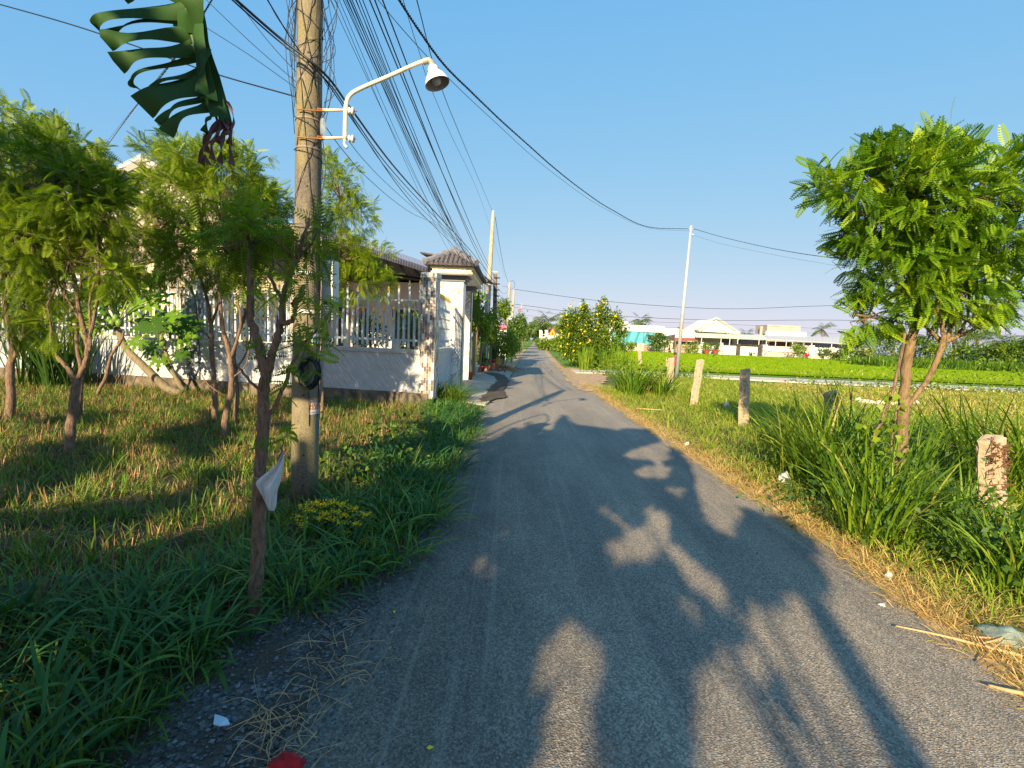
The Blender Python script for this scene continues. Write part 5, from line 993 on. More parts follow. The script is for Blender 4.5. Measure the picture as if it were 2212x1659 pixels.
g = MB(); limb(g, [(1880, 960, RY - .05), (1915, 880, RY - .1), (1940, 800, RY - .1), (1955, 720, RY - .1)], .016, .012); limb(g, [(1943, 870, RY - .1), (1930, 920, RY - .12), (1925, 985, RY - .12), (1940, 1000, RY - .12), (1952, 990, RY - .11)], .008, .006); g.build('creeper_stem', M['bark'], rt, True)
fk = [tuple(D(x, y, RY)) for x, y in ((1960, 620), (2040, 600), (2090, 620), (1900, 540), (1970, 420), (2080, 430), (2030, 520), (1990, 480), (2130, 680), (1870, 690))]
crown([E(1960, 430, RY, 140, 125, 120), E(2070, 440, RY, 125, 130, 120), E(1870, 400, RY, 125, 60, 46), E(1955, 575, RY, 125, 75, 70), E(2080, 590, RY, 110, 90, 70), E(1875, 510, RY, 55, 40, 16), E(1885, 685, RY, 75, 34, 20), E(2150, 500, RY, 65, 130, 28), E(1990, 335, RY, 120, 34, 26), E(2010, 650, RY, 100, 36, 16), E(1800, 410, RY, 60, 22, 8), E(2150, 640, RY, 50, 50, 14)], .175, 8, M['frond_right'], rt, fk, droopz=-.2, limb_mat=M['bark'], limb_r=.008, every=3, vr=(.0, 1))
vine = []; n_ = 130; P_ = np.array([tuple(D(1918 + random.gauss(0, 32) + (1020 - y) * -.05, y, RY - .12 - random.random() * .1)) for y in np.random.default_rng(3).uniform(850, 1110, n_)])
V, F, A = inst((np.array([(0, 0, 0), (.35, -.5, .02), (1, 0, 0), (.35, .5, .02)]), np.array([(0, 1, 2, 3)])), P_, rng.normal(0, 1, (n_, 3)) * (1, .3, 1) + (0, -.2, -.6), U(.045, .08, n_), U(.5, 1, n_), .8); npmesh('vine_leaves', V, F, M['leafl'], A, rt)
# left trees
def yt(px_y): return px_y
def ltree(base, trunks, ells, lab, fl=.2, nper=7, fork=(), r=.05, mt='frond', tpl=TPLF, every=4, grp='young trees', bk='bark', vr=(.0, 1)):
    b_ = G(*base); Y = b_.y; t_ = thing('feathery_tree', b_, lab, 'tree', grp); g = MB()
    for i, (q, r0, r1) in enumerate(trunks): limb(g, [(x, y, Y + dy) for x, y, dy in [(p if len(p) == 3 else (*p, 0)) for p in q]], r0 * (.78 if base[0] != 550 else 1), r1 * .8, n=10)
    g.build('trunk', M[bk], t_, True); crown([E(x, y, Y + dy, rx, ry, int(n * 1.5)) for x, y, dy, rx, ry, n in ells], fl * .78, nper + 1, M[mt], t_, [tuple(D(x, y, Y)) for x, y in fork] or None, tpl, -.3, limb_r=r * .16, every=every, vr=vr); return t_, Y
t1, TY = ltree((550, 1328), [([(549, 1345), (556, 1200), (560, 1050), (568, 920), (571, 830), (574, 795)], .036, .032), ([(574, 810), (560, 750), (543, 690), (541, 620), (535, 540), (530, 480)], .026, .010), ([(576, 805), (598, 740), (608, 690), (612, 640), (640, 560), (668, 470)], .022, .009), ([(612, 650), (585, 600), (590, 560)], .011, .006), ([(574, 905), (600, 870), (630, 790), (660, 740), (700, 700)], .012, .006), ([(570, 1030), (590, 1020), (604, 985), (612, 950)], .008, .004), ([(568, 850), (520, 800), (500, 770)], .008, .004), ([(630, 660), (650, 640), (655, 615)], .016, .014), ([(608, 700), (632, 690), (640, 650)], .014, .012)],
    [(470, 545, .2, 60, 40, 10), (540, 500, .05, 50, 45, 14), (664, 500, 0, 34, 46, 6), (640, 600, -.05, 30, 25, 3)], 'rough barked tree in the left foreground with a plastic bag on its trunk', .17, 6, ((535, 520), (640, 560)), .05)
# sprigs low on the foreground tree
sp = [(660, 705), (690, 715), (650, 745), (620, 790), (640, 800), (670, 770), (700, 690), (625, 830), (655, 740), (690, 740), (600, 860), (612, 935), (600, 950), (585, 760), (575, 740), (700, 645), (560, 640), (640, 690), (668, 800)]
P_ = []; D_ = []
for x, y in sp:
    for k in range(4): P_.append(tuple(D(x + random.uniform(-12, 12), y + random.uniform(-8, 8), TY + random.uniform(-.1, .1)))); D_.append((random.gauss(0, .8), random.gauss(-.2, .5), random.gauss(-.15, .35)))
V, F, A = inst(frond_tpl(9, .30, .14, .3, .2), np.array(P_), np.array(D_), U(.07, .12, len(P_)), U(0, .8, len(P_)), .8); npmesh('low_sprigs', V, F, M['frond'], A, t1)
# bag on the foreground tree
bg_ = thing('plastic_bag', D(580, 1040, TY), 'white plastic bag tied round the trunk of the foreground tree', 'bag'); bp = [(613, 975, .0), (606, 1000, -.03), (596, 1030, -.05), (588, 1075, -.04), (590, 1106, -.02), (570, 1085, .0), (562, 1062, .02), (550, 1042, .03), (570, 1026, .0), (590, 1010, .02)]
nc = 26; rows = [((613, 973), (615, 976)), ((604, 990), (613, 992)), ((593, 1006), (611, 1012)), ((578, 1020), (608, 1032)), ((562, 1033), (604, 1050)), ((551, 1044), (601, 1066)), ((560, 1060), (598, 1080)), ((566, 1072), (596, 1090)), ((573, 1088), (594, 1100)), ((580, 1102), (590, 1104))]
vs = []; fs = []
for i, ((xa, ya), (xb, yb)) in enumerate(rows):
    for j in range(nc):
        t = 2 * math.pi * j / nc; u = .5 + .5 * math.cos(t) * (1 + .12 * math.sin(3 * t + i)); dep = .034 * math.sin(t) * math.sin(math.pi * (i + .3) / 10) * (1 + 1.1 * math.sin(5 * t + i * .5)) - .048
        vs.append(D(xa + (xb - xa) * u, ya + (yb - ya) * u, TY + dep))
    if i: fs += [((i - 1) * nc + j, (i - 1) * nc + (j + 1) % nc, i * nc + (j + 1) % nc, i * nc + j) for j in range(nc)]
g = MB(); g.add(vs, fs); o = g.build('film', M['bag'], bg_, True); ss = o.modifiers.new('s', 'SUBSURF'); ss.render_levels = 2; ss.levels = 1
g = MB(); g.tube(bez([D(x, y, TY - .05) for x, y in ((552, 1032), (562, 1034), (578, 1026), (595, 1008), (606, 990), (612, 974))], 5), .006, 6); g.tube(bez([D(552, 1032, TY - .045), D(549, 1030, TY), D(560, 1024, TY + .05)], 5), .006, 6); g.build('twisted_handle', flat('brown_twist', (.35, .22, .17), .7), bg_, True)
ltree((155, 985), [([(149, 1000), (152, 940), (158, 880), (166, 820)], .062, .05), ([(166, 830), (150, 800), (125, 770), (112, 730), (110, 690)], .035, .015), ([(168, 820), (190, 760), (175, 690), (160, 600), (140, 500), (120, 400)], .035, .012), ([(185, 770), (200, 700), (215, 600), (205, 480)], .025, .01), ([(180, 790), (196, 740), (195, 640), (230, 540)], .022, .008), ([(178, 700), (120, 600), (70, 520)], .015, .007)],
    [(100, 400, .2, 120, 100, 95), (190, 440, 0, 80, 90, 60), (60, 520, -.1, 90, 80, 60), (140, 320, .3, 70, 50, 34), (215, 400, .2, 24, 40, 8), (95, 610, .2, 90, 50, 26), (130, 705, 0, 50, 30, 10), (240, 600, .1, 50, 50, 16), (30, 680, .2, 60, 50, 14)], 'tree with a bent forked trunk in the lawn, second from the left edge', .21, 7, ((120, 400), (200, 480), (70, 520), (150, 560)), .06)
ltree((170, 905), [([(170, 915), (172, 860), (175, 800), (165, 720), (180, 560)], .06, .02)], [(200, 500, .2, 70, 100, 45), (215, 400, .2, 40, 50, 16)], 'darker tree directly behind the bent forked tree in the lawn', .22, 7, ((180, 560),), .05, vr=(-.3, .5))
ltree((20, 905), [([(20, 915), (24, 860), (22, 800), (28, 740), (12, 660), (8, 560)], .085, .03), ([(24, 790), (50, 720), (60, 640), (50, 520)], .04, .015)], [(20, 320, .2, 80, 110, 70), (50, 480, .2, 90, 110, 70), (-20, 560, 0, 60, 100, 30), (20, 640, .2, 60, 70, 26), (120, 330, .3, 60, 60, 26)], 'tree at the very left edge of the lawn with a crown taller than its neighbours', .24, 7, ((50, 520), (8, 560)), .07)
ltree((463, 922), [([(463, 930), (464, 850), (458, 760), (455, 700), (440, 620), (400, 540)], .055, .02), ([(457, 700), (475, 640), (470, 560)], .025, .01), ([(460, 740), (430, 700), (420, 640), (400, 600)], .015, .008)], [(375, 430, .3, 72, 105, 80), (310, 520, .2, 60, 60, 24), (395, 350, .3, 60, 46, 28), (325, 440, .3, 35, 50, 14), (330, 560, .2, 80, 60, 30), (430, 590, .1, 70, 45, 20)], 'slim tree on the left of the close trio in the middle of the lawn', .21, 7, ((400, 540), (360, 480)), .05, vr=(.2, 1))
ltree((487, 948), [([(484, 955), (488, 900), (500, 840), (497, 770), (480, 700), (470, 600), (440, 500)], .060, .02), ([(498, 780), (520, 700), (515, 640), (540, 560)], .03, .012), ([(497, 820), (530, 790), (540, 740)], .014, .008), ([(492, 860), (450, 830), (430, 800)], .012, .006)], [(470, 430, .2, 110, 100, 90), (430, 350, .3, 80, 50, 40), (520, 380, .2, 60, 55, 30), (400, 540, -.1, 60, 40, 18), (490, 570, .1, 85, 50, 28), (560, 620, .1, 50, 40, 10)], 'thickest tree in the close trio in the middle of the lawn', .20, 7, ((440, 500), (540, 560), (480, 480)), .05, vr=(.15, 1))
ltree((507, 912), [([(506, 915), (512, 850), (506, 760), (530, 680), (560, 600), (590, 540)], .05, .018), ([(510, 800), (540, 740), (535, 660)], .02, .01)], [(590, 500, .2, 60, 80, 50), (560, 440, .1, 60, 60, 36), (620, 560, .2, 30, 70, 22)], 'pale trunked slim tree on the right of the close trio in the lawn', .20, 7, ((590, 540),), .05, vr=(.2, 1))
ltree((692, 908), [([(692, 915), (695, 860), (690, 760), (700, 700), (728, 640), (732, 560), (738, 470), (735, 400)], .045, .015)], [(735, 420, 0, 52, 75, 50), (760, 470, 0, 55, 55, 34), (745, 545, 0, 55, 45, 34), (800, 570, .1, 52, 40, 36), (770, 615, .2, 80, 32, 30), (710, 370, 0, 18, 40, 8), (720, 600, .1, 30, 50, 12)], 'slim bright leaved tree just right of the nearest utility pole', .17, 7, ((735, 430), (732, 560), (730, 600)), .045, vr=(.35, 1.1), bk='barkl')
# papaya trees
def papaya(base, top, mid, leaves, fruit, lab, r0, r1):
    b_ = G(*base); Y = b_.y; t_ = thing('papaya_tree', b_, lab, 'papaya tree', 'papaya trees'); g = MB(); limb(g, [(*base, Y), *[(x, y, Y) for x, y in mid], (*top, Y)], r0, r1); g.build('trunk', M['barkp'], t_, True)
    T = D(*top, Y); parts = []; g = MB()
    for x, y, s_ in leaves:
        c = D(x, y, Y + random.uniform(-.5, .3)); g.tube(bez([T, (T + c) / 2 + Vector((0, 0, .12)), c], 3), .011, 5); out = (c - T).normalized(); nrm = Vector((random.uniform(-.3, .3), -.75, random.uniform(.3, .8))).normalized(); ax = (out - nrm * out.dot(nrm)).normalized(); ay = nrm.cross(ax); vs = []; R_ = s_
        for k in range(-4, 5):
            a = k * .62; ln = R_ * (1 - .09 * abs(k)); dk = ax * math.cos(a) + ay * math.sin(a); sk_ = ax * -math.sin(a) + ay * math.cos(a); lobes = [(.25, .07), (.42, .20), (.5, .08), (.65, .17), (.72, .06), (.85, .09)]
            base_i = len(vs); dr = lambda u: nrm * (-.22 * u * u * ln)
            L_ = [c] + [c + dk * ln * u + sk_ * ln * w_ + dr(u) for u, w_ in lobes] + [c + dk * ln + dr(1)] + [c + dk * ln * u - sk_ * ln * w_ + dr(u) for u, w_ in reversed(lobes)]
            n_ = len(L_)
            for q in range(1, 7): parts.append([L_[0] if q == 1 else L_[q - 1], L_[q], L_[n_ - q], L_[0] if q == 1 else L_[n_ - q + 1]])
            parts.append([L_[6], L_[7], L_[7], L_[8]])
    g.build('leaf_stalks', flat('papaya_stalk', (.35, .42, .12), .5), t_, True)
    V = np.array([[tuple(p) for p in q] for q in parts]).reshape(-1, 3); F = np.arange(len(V)).reshape(-1, 4); npmesh('leaves', V, F, M['papaya'], np.repeat(U(.2, 1, len(F) // 63 + 1), 63 * 4)[:len(V)], t_)
    for x, y in fruit: g = MB(); c = D(x, y, Y - .12); g.lathe(c, [(0, -.09), (.045, -.07), (.065, -.01), (.055, .05), (.02, .085), (0, .09)], 14); g.build('fruit', flat('green_papaya', (.16, .27, .04), .45, (.10, .19, .03), 8), t_, True)
papaya((392, 852), (252, 706), [(360, 838), (320, 800), (275, 755)], [(200, 640, .5), (225, 610, .45), (262, 600, .5), (300, 615, .45), (325, 650, .5), (300, 700, .45), (190, 680, .45), (215, 700, .4), (245, 640, .5), (280, 660, .5), (330, 600, .4), (235, 668, .45), (180, 620, .4), (345, 690, .4)], [(236, 690), (242, 698), (250, 688), (238, 704), (257, 698)], 'leaning papaya tree with green fruit in front of the wall', .10, .055)
papaya((400, 850), (348, 722), [(388, 830), (372, 800), (358, 760)], [(375, 700, .5), (395, 725, .5), (330, 745, .4), (345, 770, .35), (410, 700, .4), (300, 735, .35), (390, 760, .35), (360, 690, .45), (330, 700, .4)], [(352, 740)], 'smaller papaya stem growing beside the leaning fruit bearing one', .06, .03)
bw = thing('dead_branch', G(205, 858), 'bare dead branch propped diagonally near the leaning papaya tree', 'branch'); g = MB(); Y_ = G(205, 858).y; limb(g, [(205, 860, Y_), (228, 815, Y_), (240, 770, Y_), (262, 735, Y_), (268, 715, Y_)], .035, .02); g.build('wood', M['bark'], bw, True)
# reeds at far left before the wall
cs = [(D(x, 800, 10.5).x, 10.6 + random.uniform(-.4, .5)) for x in np.linspace(35, 150, 16)]; V, F, A = clumps(cs, 14, .08, (.05, .3), (1.2, 2.0), (.03, .05), (.1, .9), (0, .4)); o = npmesh('reed_bed', V, F, M['leafd'], A); tag(o, 'dark tall reeds growing against the wall at the far left', 'reeds', None, 'stuff')
# ================================================================== BANANA PLANT WITH THE TORN LEAF
bp_ = thing('banana_plant', (-2.6, .35, 0), 'banana plant whose torn dark leaf hangs into the top left of the picture', 'banana plant')
LYY = 2.2
g = MB(); g.tube(bez([(-2.6, .35, 0), (-2.6, .38, 1.2), (-2.55, .45, 2.5)], 5), [.13] * 6 + [.08] * 5, 14); g.build('stem', M['barkp'], bp_, True)
rib = [Vector((-2.5, .5, 2.6)), Vector((-2.35, .9, 3.35)), Vector((-1.9, 1.6, 3.6)), D(396, -110, LYY), D(402, -10, LYY), D(418, 80, LYY), D(438, 160, LYY), D(458, 225, LYY + .02), D(472, 268, LYY + .04)]
g = MB(); rp = bez(rib, 6); g.tube(rp, [.022 - .017 * i / (len(rp) - 1) for i in range(len(rp))], 8); g.build('midrib', flat('leaf_midrib', (.10, .16, .05), .5), bp_, True)
g = MB()
def strip(px, wpx, droop=.0, Yr=LYY, tipcut=True, m=0, seg=5):
    """px: root..tip centre points, wpx: width in px at each"""
    C_ = bez([D(x, y, Yr + dy) for x, y, dy in px], seg); n_ = len(C_); vs = []
    for i, c in enumerate(C_):
        t = (C_[min(i + 1, n_ - 1)] - C_[max(i - 1, 0)]).normalized(); s_ = t.cross(Vector((0, 1, 0))).normalized(); u = i / (n_ - 1); ww = pxw(np.interp(u * (len(wpx) - 1), range(len(wpx)), wpx), Yr) / 2
        wob = .012 * math.sin(u * 9 + px[0][0]); vs += [c - s_ * ww + Vector((0, .02 * math.sin(u * 5), wob * .4)), c + Vector((0, -.016 - wob, 0)), c + s_ * ww + Vector((0, .025 * math.cos(u * 6), 0))]
    g.add(vs, [(3 * i + k, 3 * i + k + 1, 3 * i + k + 4, 3 * i + k + 3) for i in range(n_ - 1) for k in range(2)], m)
for px_, w_ in (([(405, -6, 0), (330, -22, -.05), (260, -10, -.1)], (34, 24, 20)),
    ([(412, 16, 0), (330, 24, -.05), (260, 34, -.1), (217, 43, -.12), (203, 55, -.1)], (34, 34, 28, 22, 8)),
    ([(412, 38, .01), (340, 46, -.03), (270, 60, -.06), (225, 78, -.08)], (14, 12, 9, 12)),
    ([(414, 70, 0), (340, 74, -.05), (270, 84, -.1), (228, 88, -.12)], (34, 30, 28, 26)),
    ([(418, 100, 0), (345, 112, -.05), (290, 124, -.08), (249, 135, -.1)], (32, 30, 28, 34)),
    ([(424, 118, .02), (360, 138, -.02), (310, 158, -.05), (286, 180, -.07), (298, 193, -.05)], (14, 16, 14, 10, 3)),
    ([(436, 150, 0), (380, 166, -.03), (340, 185, -.05), (318, 208, -.07)], (16, 18, 14, 5)),
    ([(436, 176, 0), (390, 190, -.04), (340, 212, -.08), (305, 230, -.1)], (46, 52, 50, 44)),
    ([(444, 204, 0), (400, 224, -.04), (365, 245, -.08), (346, 270, -.09)], (12, 18, 18, 12)),
    ([(456, 222, 0), (420, 238, -.04), (385, 258, -.08), (358, 288, -.1)], (26, 28, 24, 18)),
    ([(462, 240, 0), (452, 262, -.03), (440, 286, -.04)], (12, 10, 4)), ([(390, 30, .02), (408, 36, -.04), (420, 4, -.06), (430, -40, -.05)], (60, 50, 40, 40))): strip(px_, w_)
# folded hanging half
for px_, w_ in (([(405, -30, -.01), (425, 60, -.03), (442, 150, -.04), (452, 215, -.05)], (26, 34, 32, 22)), ([(412, -20, .03), (436, 70, .02), (452, 160, .0), (474, 255, -.02)], (18, 30, 34, 26)), ([(420, 10, .05), (444, 90, .04), (466, 170, .02), (488, 268, 0)], (8, 18, 26, 16)), ([(438, 100, -.04), (440, 150, -.06), (436, 205, -.07)], (20, 22, 16))): strip(px_, w_)
g.build('torn_leaf', M['banana'], bp_, True)
g = MB()
for px_, w_ in (([(478, 262, 0), (458, 285, -.02), (446, 305, -.03), (440, 330, -.02), (434, 355, -.02)], (6, 5, 4, 3, 2)), ([(480, 262, 0), (470, 290, -.04), (462, 320, -.05), (458, 345, -.04)], (5, 8, 4, 2)), ([(488, 262, 0), (482, 300, 0), (480, 330, .01), (474, 352, .01)], (4, 3, 8, 2)), ([(492, 262, 0), (496, 300, .02), (502, 330, .02), (500, 356, .02)], (4, 3, 7, 2)), ([(486, 216, .02), (500, 240, .03), (508, 268, .03), (500, 300, .02), (494, 312, .02)], (5, 6, 8, 6, 3)), ([(484, 262, 0), (494, 282, -.02), (482, 295, -.02), (468, 308, -.02)], (3, 5, 4, 2)), ([(474, 262, 0), (464, 300, -.02), (452, 318, -.02), (448, 330, -.02)], (4, 4, 8, 3)), ([(476, 262, 0), (448, 300, 0), (444, 330, 0), (452, 356, 0)], (3, 4, 2, 2))): strip(px_, w_)
g.build('dry_tip_shreds', M['bananad'], bp_, True)
g = MB()
for az, el, L in ((2.6, .9, 2.2), (4.0, 1.0, 2.2), (5.2, 1.15, 2.0), (3.3, .6, 2.0)):
    p = Vector((-2.55, .4, 2.5)); d = Vector((math.cos(az) * math.cos(el), math.sin(az) * math.cos(el), math.sin(el))); n_ = 12; vs = []
    for i in range(n_ + 1):
        s_ = d.cross(Vector((0, 0, 1))).normalized() * (.28 * math.sin(math.pi * min(1, .08 + i / n_ * .9)) ** .6); vs += [p - s_ - Vector((0, 0, .05)), p.copy(), p + s_ - Vector((0, 0, .05))]; p = p + d * (L / n_); d = (d + Vector((0, 0, -.14))).normalized()
    g.add(vs, [(3 * i + k, 3 * i + k + 1, 3 * i + k + 4, 3 * i + k + 3) for i in range(n_) for k in range(2)])
g.build('leaves', M['banana'], bp_, True)
# ================================================================== UNSEEN TREES BEHIND THE CAMERA, SHAPED FOR THEIR SHADE
def zz(l): return [(864 + a * .6095, 810 + b_ * .6095) for a, b_ in l]
SHADE = [(-900, 1110), (100, 1100), (420, 1060), (640, 1040), (830, 1030), (970, 1010), (1035, 968), (1096, 930), (1138, 907), (1160, 925), (1190, 930), (1205, 905), (1217, 890), (1242, 917), (1291, 923), (1400, 926), (1437, 959), (1473, 978), (1498, 1011), (1510, 1078), (1534, 1140), (1570, 1150), (1600, 1095), (1681, 1115), (1778, 1170), (1778, 1237), (1839, 1298), (1900, 1370), (1925, 1407), (1960, 1659), (1960, 2600), (-900, 2600)]
LIT = [zz(l) for l in ([(720, 460), (770, 500), (800, 540), (870, 560), (880, 480), (920, 470), (950, 520), (930, 590), (860, 640), (780, 655), (700, 640), (800, 590), (790, 540), (720, 500)],
    [(970, 625), (1020, 615), (1040, 660), (1140, 720), (1120, 800), (1060, 780), (990, 710), (955, 650)], [(960, 780), (1000, 775), (1010, 835), (975, 820)],
    [(600, 900), (640, 945), (690, 920), (730, 990), (720, 1050), (660, 1090), (620, 1160), (590, 1200), (520, 1180), (490, 1110), (500, 990), (550, 960)],
    [(590, 1200), (690, 1230), (700, 1393), (700, 1700), (500, 1700), (500, 1393), (560, 1330), (660, 1310), (650, 1270), (580, 1250)],
    [(1170, 970), (1215, 960), (1240, 1010), (1200, 1060), (1260, 1090), (1320, 1230), (1400, 1393), (1500, 1700), (1070, 1700), (1070, 1393), (1060, 1200), (1110, 1110)],
    [(1200, 880), (1260, 825), (1390, 860), (1430, 740), (1500, 750), (1560, 800), (1700, 900), (2100, 1393), (2200, 1700), (1600, 1700), (1500, 1393), (1400, 1200), (1400, 1060), (1330, 1040), (1260, 960)],
    [(1500, 700), (2212, 650), (2400, 1700), (2030, 1700), (2030, 1393), (1890, 1170), (1740, 980), (1600, 800)],
    [(780, 290), (850, 265), (950, 235), (950, 300), (870, 300)], [(820, 350), (880, 330), (950, 320), (945, 360), (850, 360)], [(1080, 470), (1130, 480), (1180, 560), (1110, 560)], [(420, 180), (450, 175), (450, 200), (420, 200)])]
def inpoly(X, Y, poly):
    inside = np.zeros(len(X), bool); n_ = len(poly); j = n_ - 1
    for i in range(n_):
        xi, yi = poly[i]; xj, yj = poly[j]
        c_ = ((yi > Y) != (yj > Y)) & (X < (xj - xi) * (Y - yi) / (yj - yi + 1e-12) + xi); inside ^= c_; j = i
    return inside
BAND = [(-900, 900), (600, 890), (700, 940), (760, 1030), (640, 1040), (420, 1060), (100, 1100), (-900, 1110)]
def gpoly(pl): return [Gp(x, y) for x, y in pl]
BD = gpoly(BAND); SH, LT = gpoly(SHADE), [gpoly(p) for p in LIT]
def shaded(X, Y):
    r = inpoly(X, Y, SH)
    for p in LT: r &= ~inpoly(X, Y, p)
    nz = np.sin(X * 2.9 + 1.3 * np.sin(Y * 1.1)) * np.sin(Y * 1.7 + X * .8) + .5 * np.sin(X * 7.1 + Y * 2) * np.sin(Y * 4.3)
    r &= ~((nz > .78) & (X < -1.2)); r &= ~((np.sin(X * 6.3 + 2 * np.sin(Y * 1.9)) * np.sin(Y * 3.7 + 1.7 * np.sin(X * 2.2)) > .955) & (Y > 2.2))
    return r | (inpoly(X, Y, BD) & (nz > .05))
n_ = 130000; X = U(-10, 3.4, n_); Y = U(.9, 10.5, n_); ok = np.ones(n_, bool)
for dx, dy in ((0, 0), (.055, 0), (-.055, 0), (0, .16), (0, -.16)): ok &= shaded(X + dx, Y + dy)
X, Y = X[ok], Y[ok]; X, Y = X[:26000], Y[:26000]; n_ = len(X); ct_ = 1 / math.tan(SUN_EL)
hmin = np.maximum(2.9, (Y * 1.0 + .6) / (ct_ * math.cos(SUN_AZ))); h_ = hmin + rng.random(n_) ** 1.5 * 1.8
P_ = np.stack([X - math.sin(SUN_AZ) * ct_ * h_, Y - math.cos(SUN_AZ) * ct_ * h_, h_], 1)  # leaves set back along the sun so their shadows fill the shade outlines
for e_, k_ in ((E(70, 500, 5.9, 130, 110, 1), 2600), (E(420, 570, 6.9, 190, 50, 1), 1800)):   # extra leaves added towards the sun to shade the lower crowns on the left
    cc_, _ = ball(e_[0], e_[1], k_, .1); t_ = U(8.5, 12, k_); Q = cc_ - np.array(LD)[None, :] * t_[:, None]; nz = np.sin(cc_[:, 0] * 5) * np.sin(cc_[:, 2] * 6 + cc_[:, 0]); P_ = np.concatenate([P_, Q[nz < .35]])
trk = np.array([(-1.0, -6.2), (-1.05, -9.0), (-4.6, -5.0), (-7.8, -6.5)]); own = np.argmin(np.hypot(P_[:, None, 0] - trk[None, :, 0], P_[:, None, 1] - trk[None, :, 1]), 1)
for i, lab in enumerate(('unseen broad leaved tree behind the camera, shaped for its shadow, closest to the road', 'unseen broad leaved tree behind the camera, shaped for its shadow, farthest back along the road', 'unseen broad leaved tree behind the camera over the left lawn, shaped for its shadow', 'unseen broad leaved tree behind the camera, shaped for its shadow, farthest left')):
    k = own == i; t_ = thing('shade_tree', (*trk[i], 0), lab, 'tree', 'shade trees behind the camera')
    Dn = rng.normal(0, 1, (k.sum(), 3)); V, F, A = inst((DIA[0] - (.5, 0, 0), DIA[1]), P_[k], Dn, U(.15, .24, k.sum()), U(0, 1, k.sum()), 1.2); npmesh('crown', V, F, M['leafd'], A, t_)
    g = MB(); c_ = P_[k]; top = Vector((trk[i][0], trk[i][1], 4.6)); g.tube(bez([(*trk[i], 0), (trk[i][0] + .05, trk[i][1], 2.2), top], 4), [.15 - .011 * j for j in range(9)], 10)
    for j in range(0, len(c_), 900): e = Vector(c_[j]); s0 = Vector((trk[i][0], trk[i][1], 2.8)); g.tube(bez([s0, (s0 + e) / 2 + Vector((0, 0, .2)), e], 2), [.018, .014, .010, .008, .004], 5)
    g.build('trunk', M['bark'], t_, True)
# ================================================================== GRASS
def vis(P, mg=.6): return (np.abs(P[:, 0]) < P[:, 1] * 1.12 + mg)
def rect(n, x0, x1, y0, y1, pw=1.0):
    Y = y0 + (y1 - y0) * rng.random(n) ** pw; X = U(x0, x1, n); return np.stack([X, Y], 1)
def stuff(name, parts, mt, lab, cat):
    V, F, A = merge(parts); o = npmesh(name, V, F, mt, A); tag(o, lab, cat, None, 'stuff'); return o
def le(y): return np.interp(y, [1, 2.1, 2.5, 2.9, 3.2, 5.0, 7.5, 9.6, 10.4], [-1.3, -1.18, -.95, -.68, -.52, -.50, -.50, -.62, -1.1])
def wallfree(P, mg=.15):
    d = (P[:, 0] - W0.x) * wn.x + (P[:, 1] - W0.y) * wn.y; return d > .2 + mg
P = rect(9000, -13.5, -.5, 1.1, 12.6, 1.5); P = P[vis(P) & (P[:, 0] < le(P[:, 1]) - .05) & wallfree(P)]
k = rng.random(len(P)) < .62
stuff('lawn_grass', [clumps(P[k], 11, .05, (.15, 1.0), (.09, .24), (.006, .012), (.2, 1.1), (0, .8), seg=3), clumps(P[~k], 9, .035, (.1, .8), (.08, .18), (.005, .009), (.2, 1.0), (.5, 1), seg=3)], M['lawn'], 'uneven green grass of the lawn left of the road under the trees', 'grass')
P = rect(7000, -13.5, -1.2, 1.2, 12, 1.4); P = P[vis(P) & (P[:, 0] < le(P[:, 1]) - .3) & wallfree(P)]
stuff('dry_stubble', [clumps(P, 7, .045, (.0, .5), (.05, .15), (.004, .009), (0, .3), (.1, 1), seg=2), clumps(P[::2], 6, .09, (1.3, 1.55), (.08, .26), (.004, .008), (0, .1), (.2, 1), seg=2)], M['stubble'], 'cut brown stalks and straw between the lawn grass', 'stubble')
# broad bladed grass along the road bank and in the bottom left corner
c1 = rect(560, -2.1, -.45, 2.2, 10.3, 1.0); c1 = c1[(c1[:, 0] < le(c1[:, 1]) - .05) & (c1[:, 0] > le(c1[:, 1]) - .95) & wallfree(c1)]
c2_ = rect(230, -3.8, -1.25, 1.15, 2.45, 1.0); c2_ = c2_[vis(c2_, .3) & (c2_[:, 0] < le(c2_[:, 1]) - .12)]
c3 = rect(110, -11, -1.8, 2.6, 10.5); c3 = c3[vis(c3)]
def notrunk(c):
    r = np.ones(len(c), bool)
    for x, y in ((-1.3, 2.46), (PB.x, PB.y)): r &= np.hypot(c[:, 0] - x, c[:, 1] - y) > .16
    return r & (np.hypot(c[:, 0] + 1.26, c[:, 1] - 3.45) > .34)
c1, c2_, c3 = c1[notrunk(c1)], c2_[notrunk(c2_)], c3[notrunk(c3)]
stuff('broad_grass', [clumps(c1, 17, .06, (.2, .95), (.18, .40), (.008, .016), (.5, 1.9), (.1, .9), seg=6), clumps(c2_, 11, .05, (.2, .95), (.16, .36), (.009, .021), (.5, 1.9), (0, .7), seg=7), clumps(c3, 8, .05, (.2, .9), (.12, .24), (.007, .012), (.4, 1.6), (.2, 1), seg=5)], M['broad'], 'lush broad bladed grass spilling over the left road edge', 'grass')
b_ = G(955, 868); cc_ = np.array([(b_.x + random.uniform(-.4, .45), b_.y + random.uniform(-.35, .3)) for _ in range(26)])
stuff('bank_grass', [clumps(cc_, 30, .08, (.1, .9), (.35, .72), (.010, .018), (.6, 1.6), (.3, 1), seg=6)], M['lawn'], 'tall tuft of grass in front of the corner pillar of the fence', 'grass')
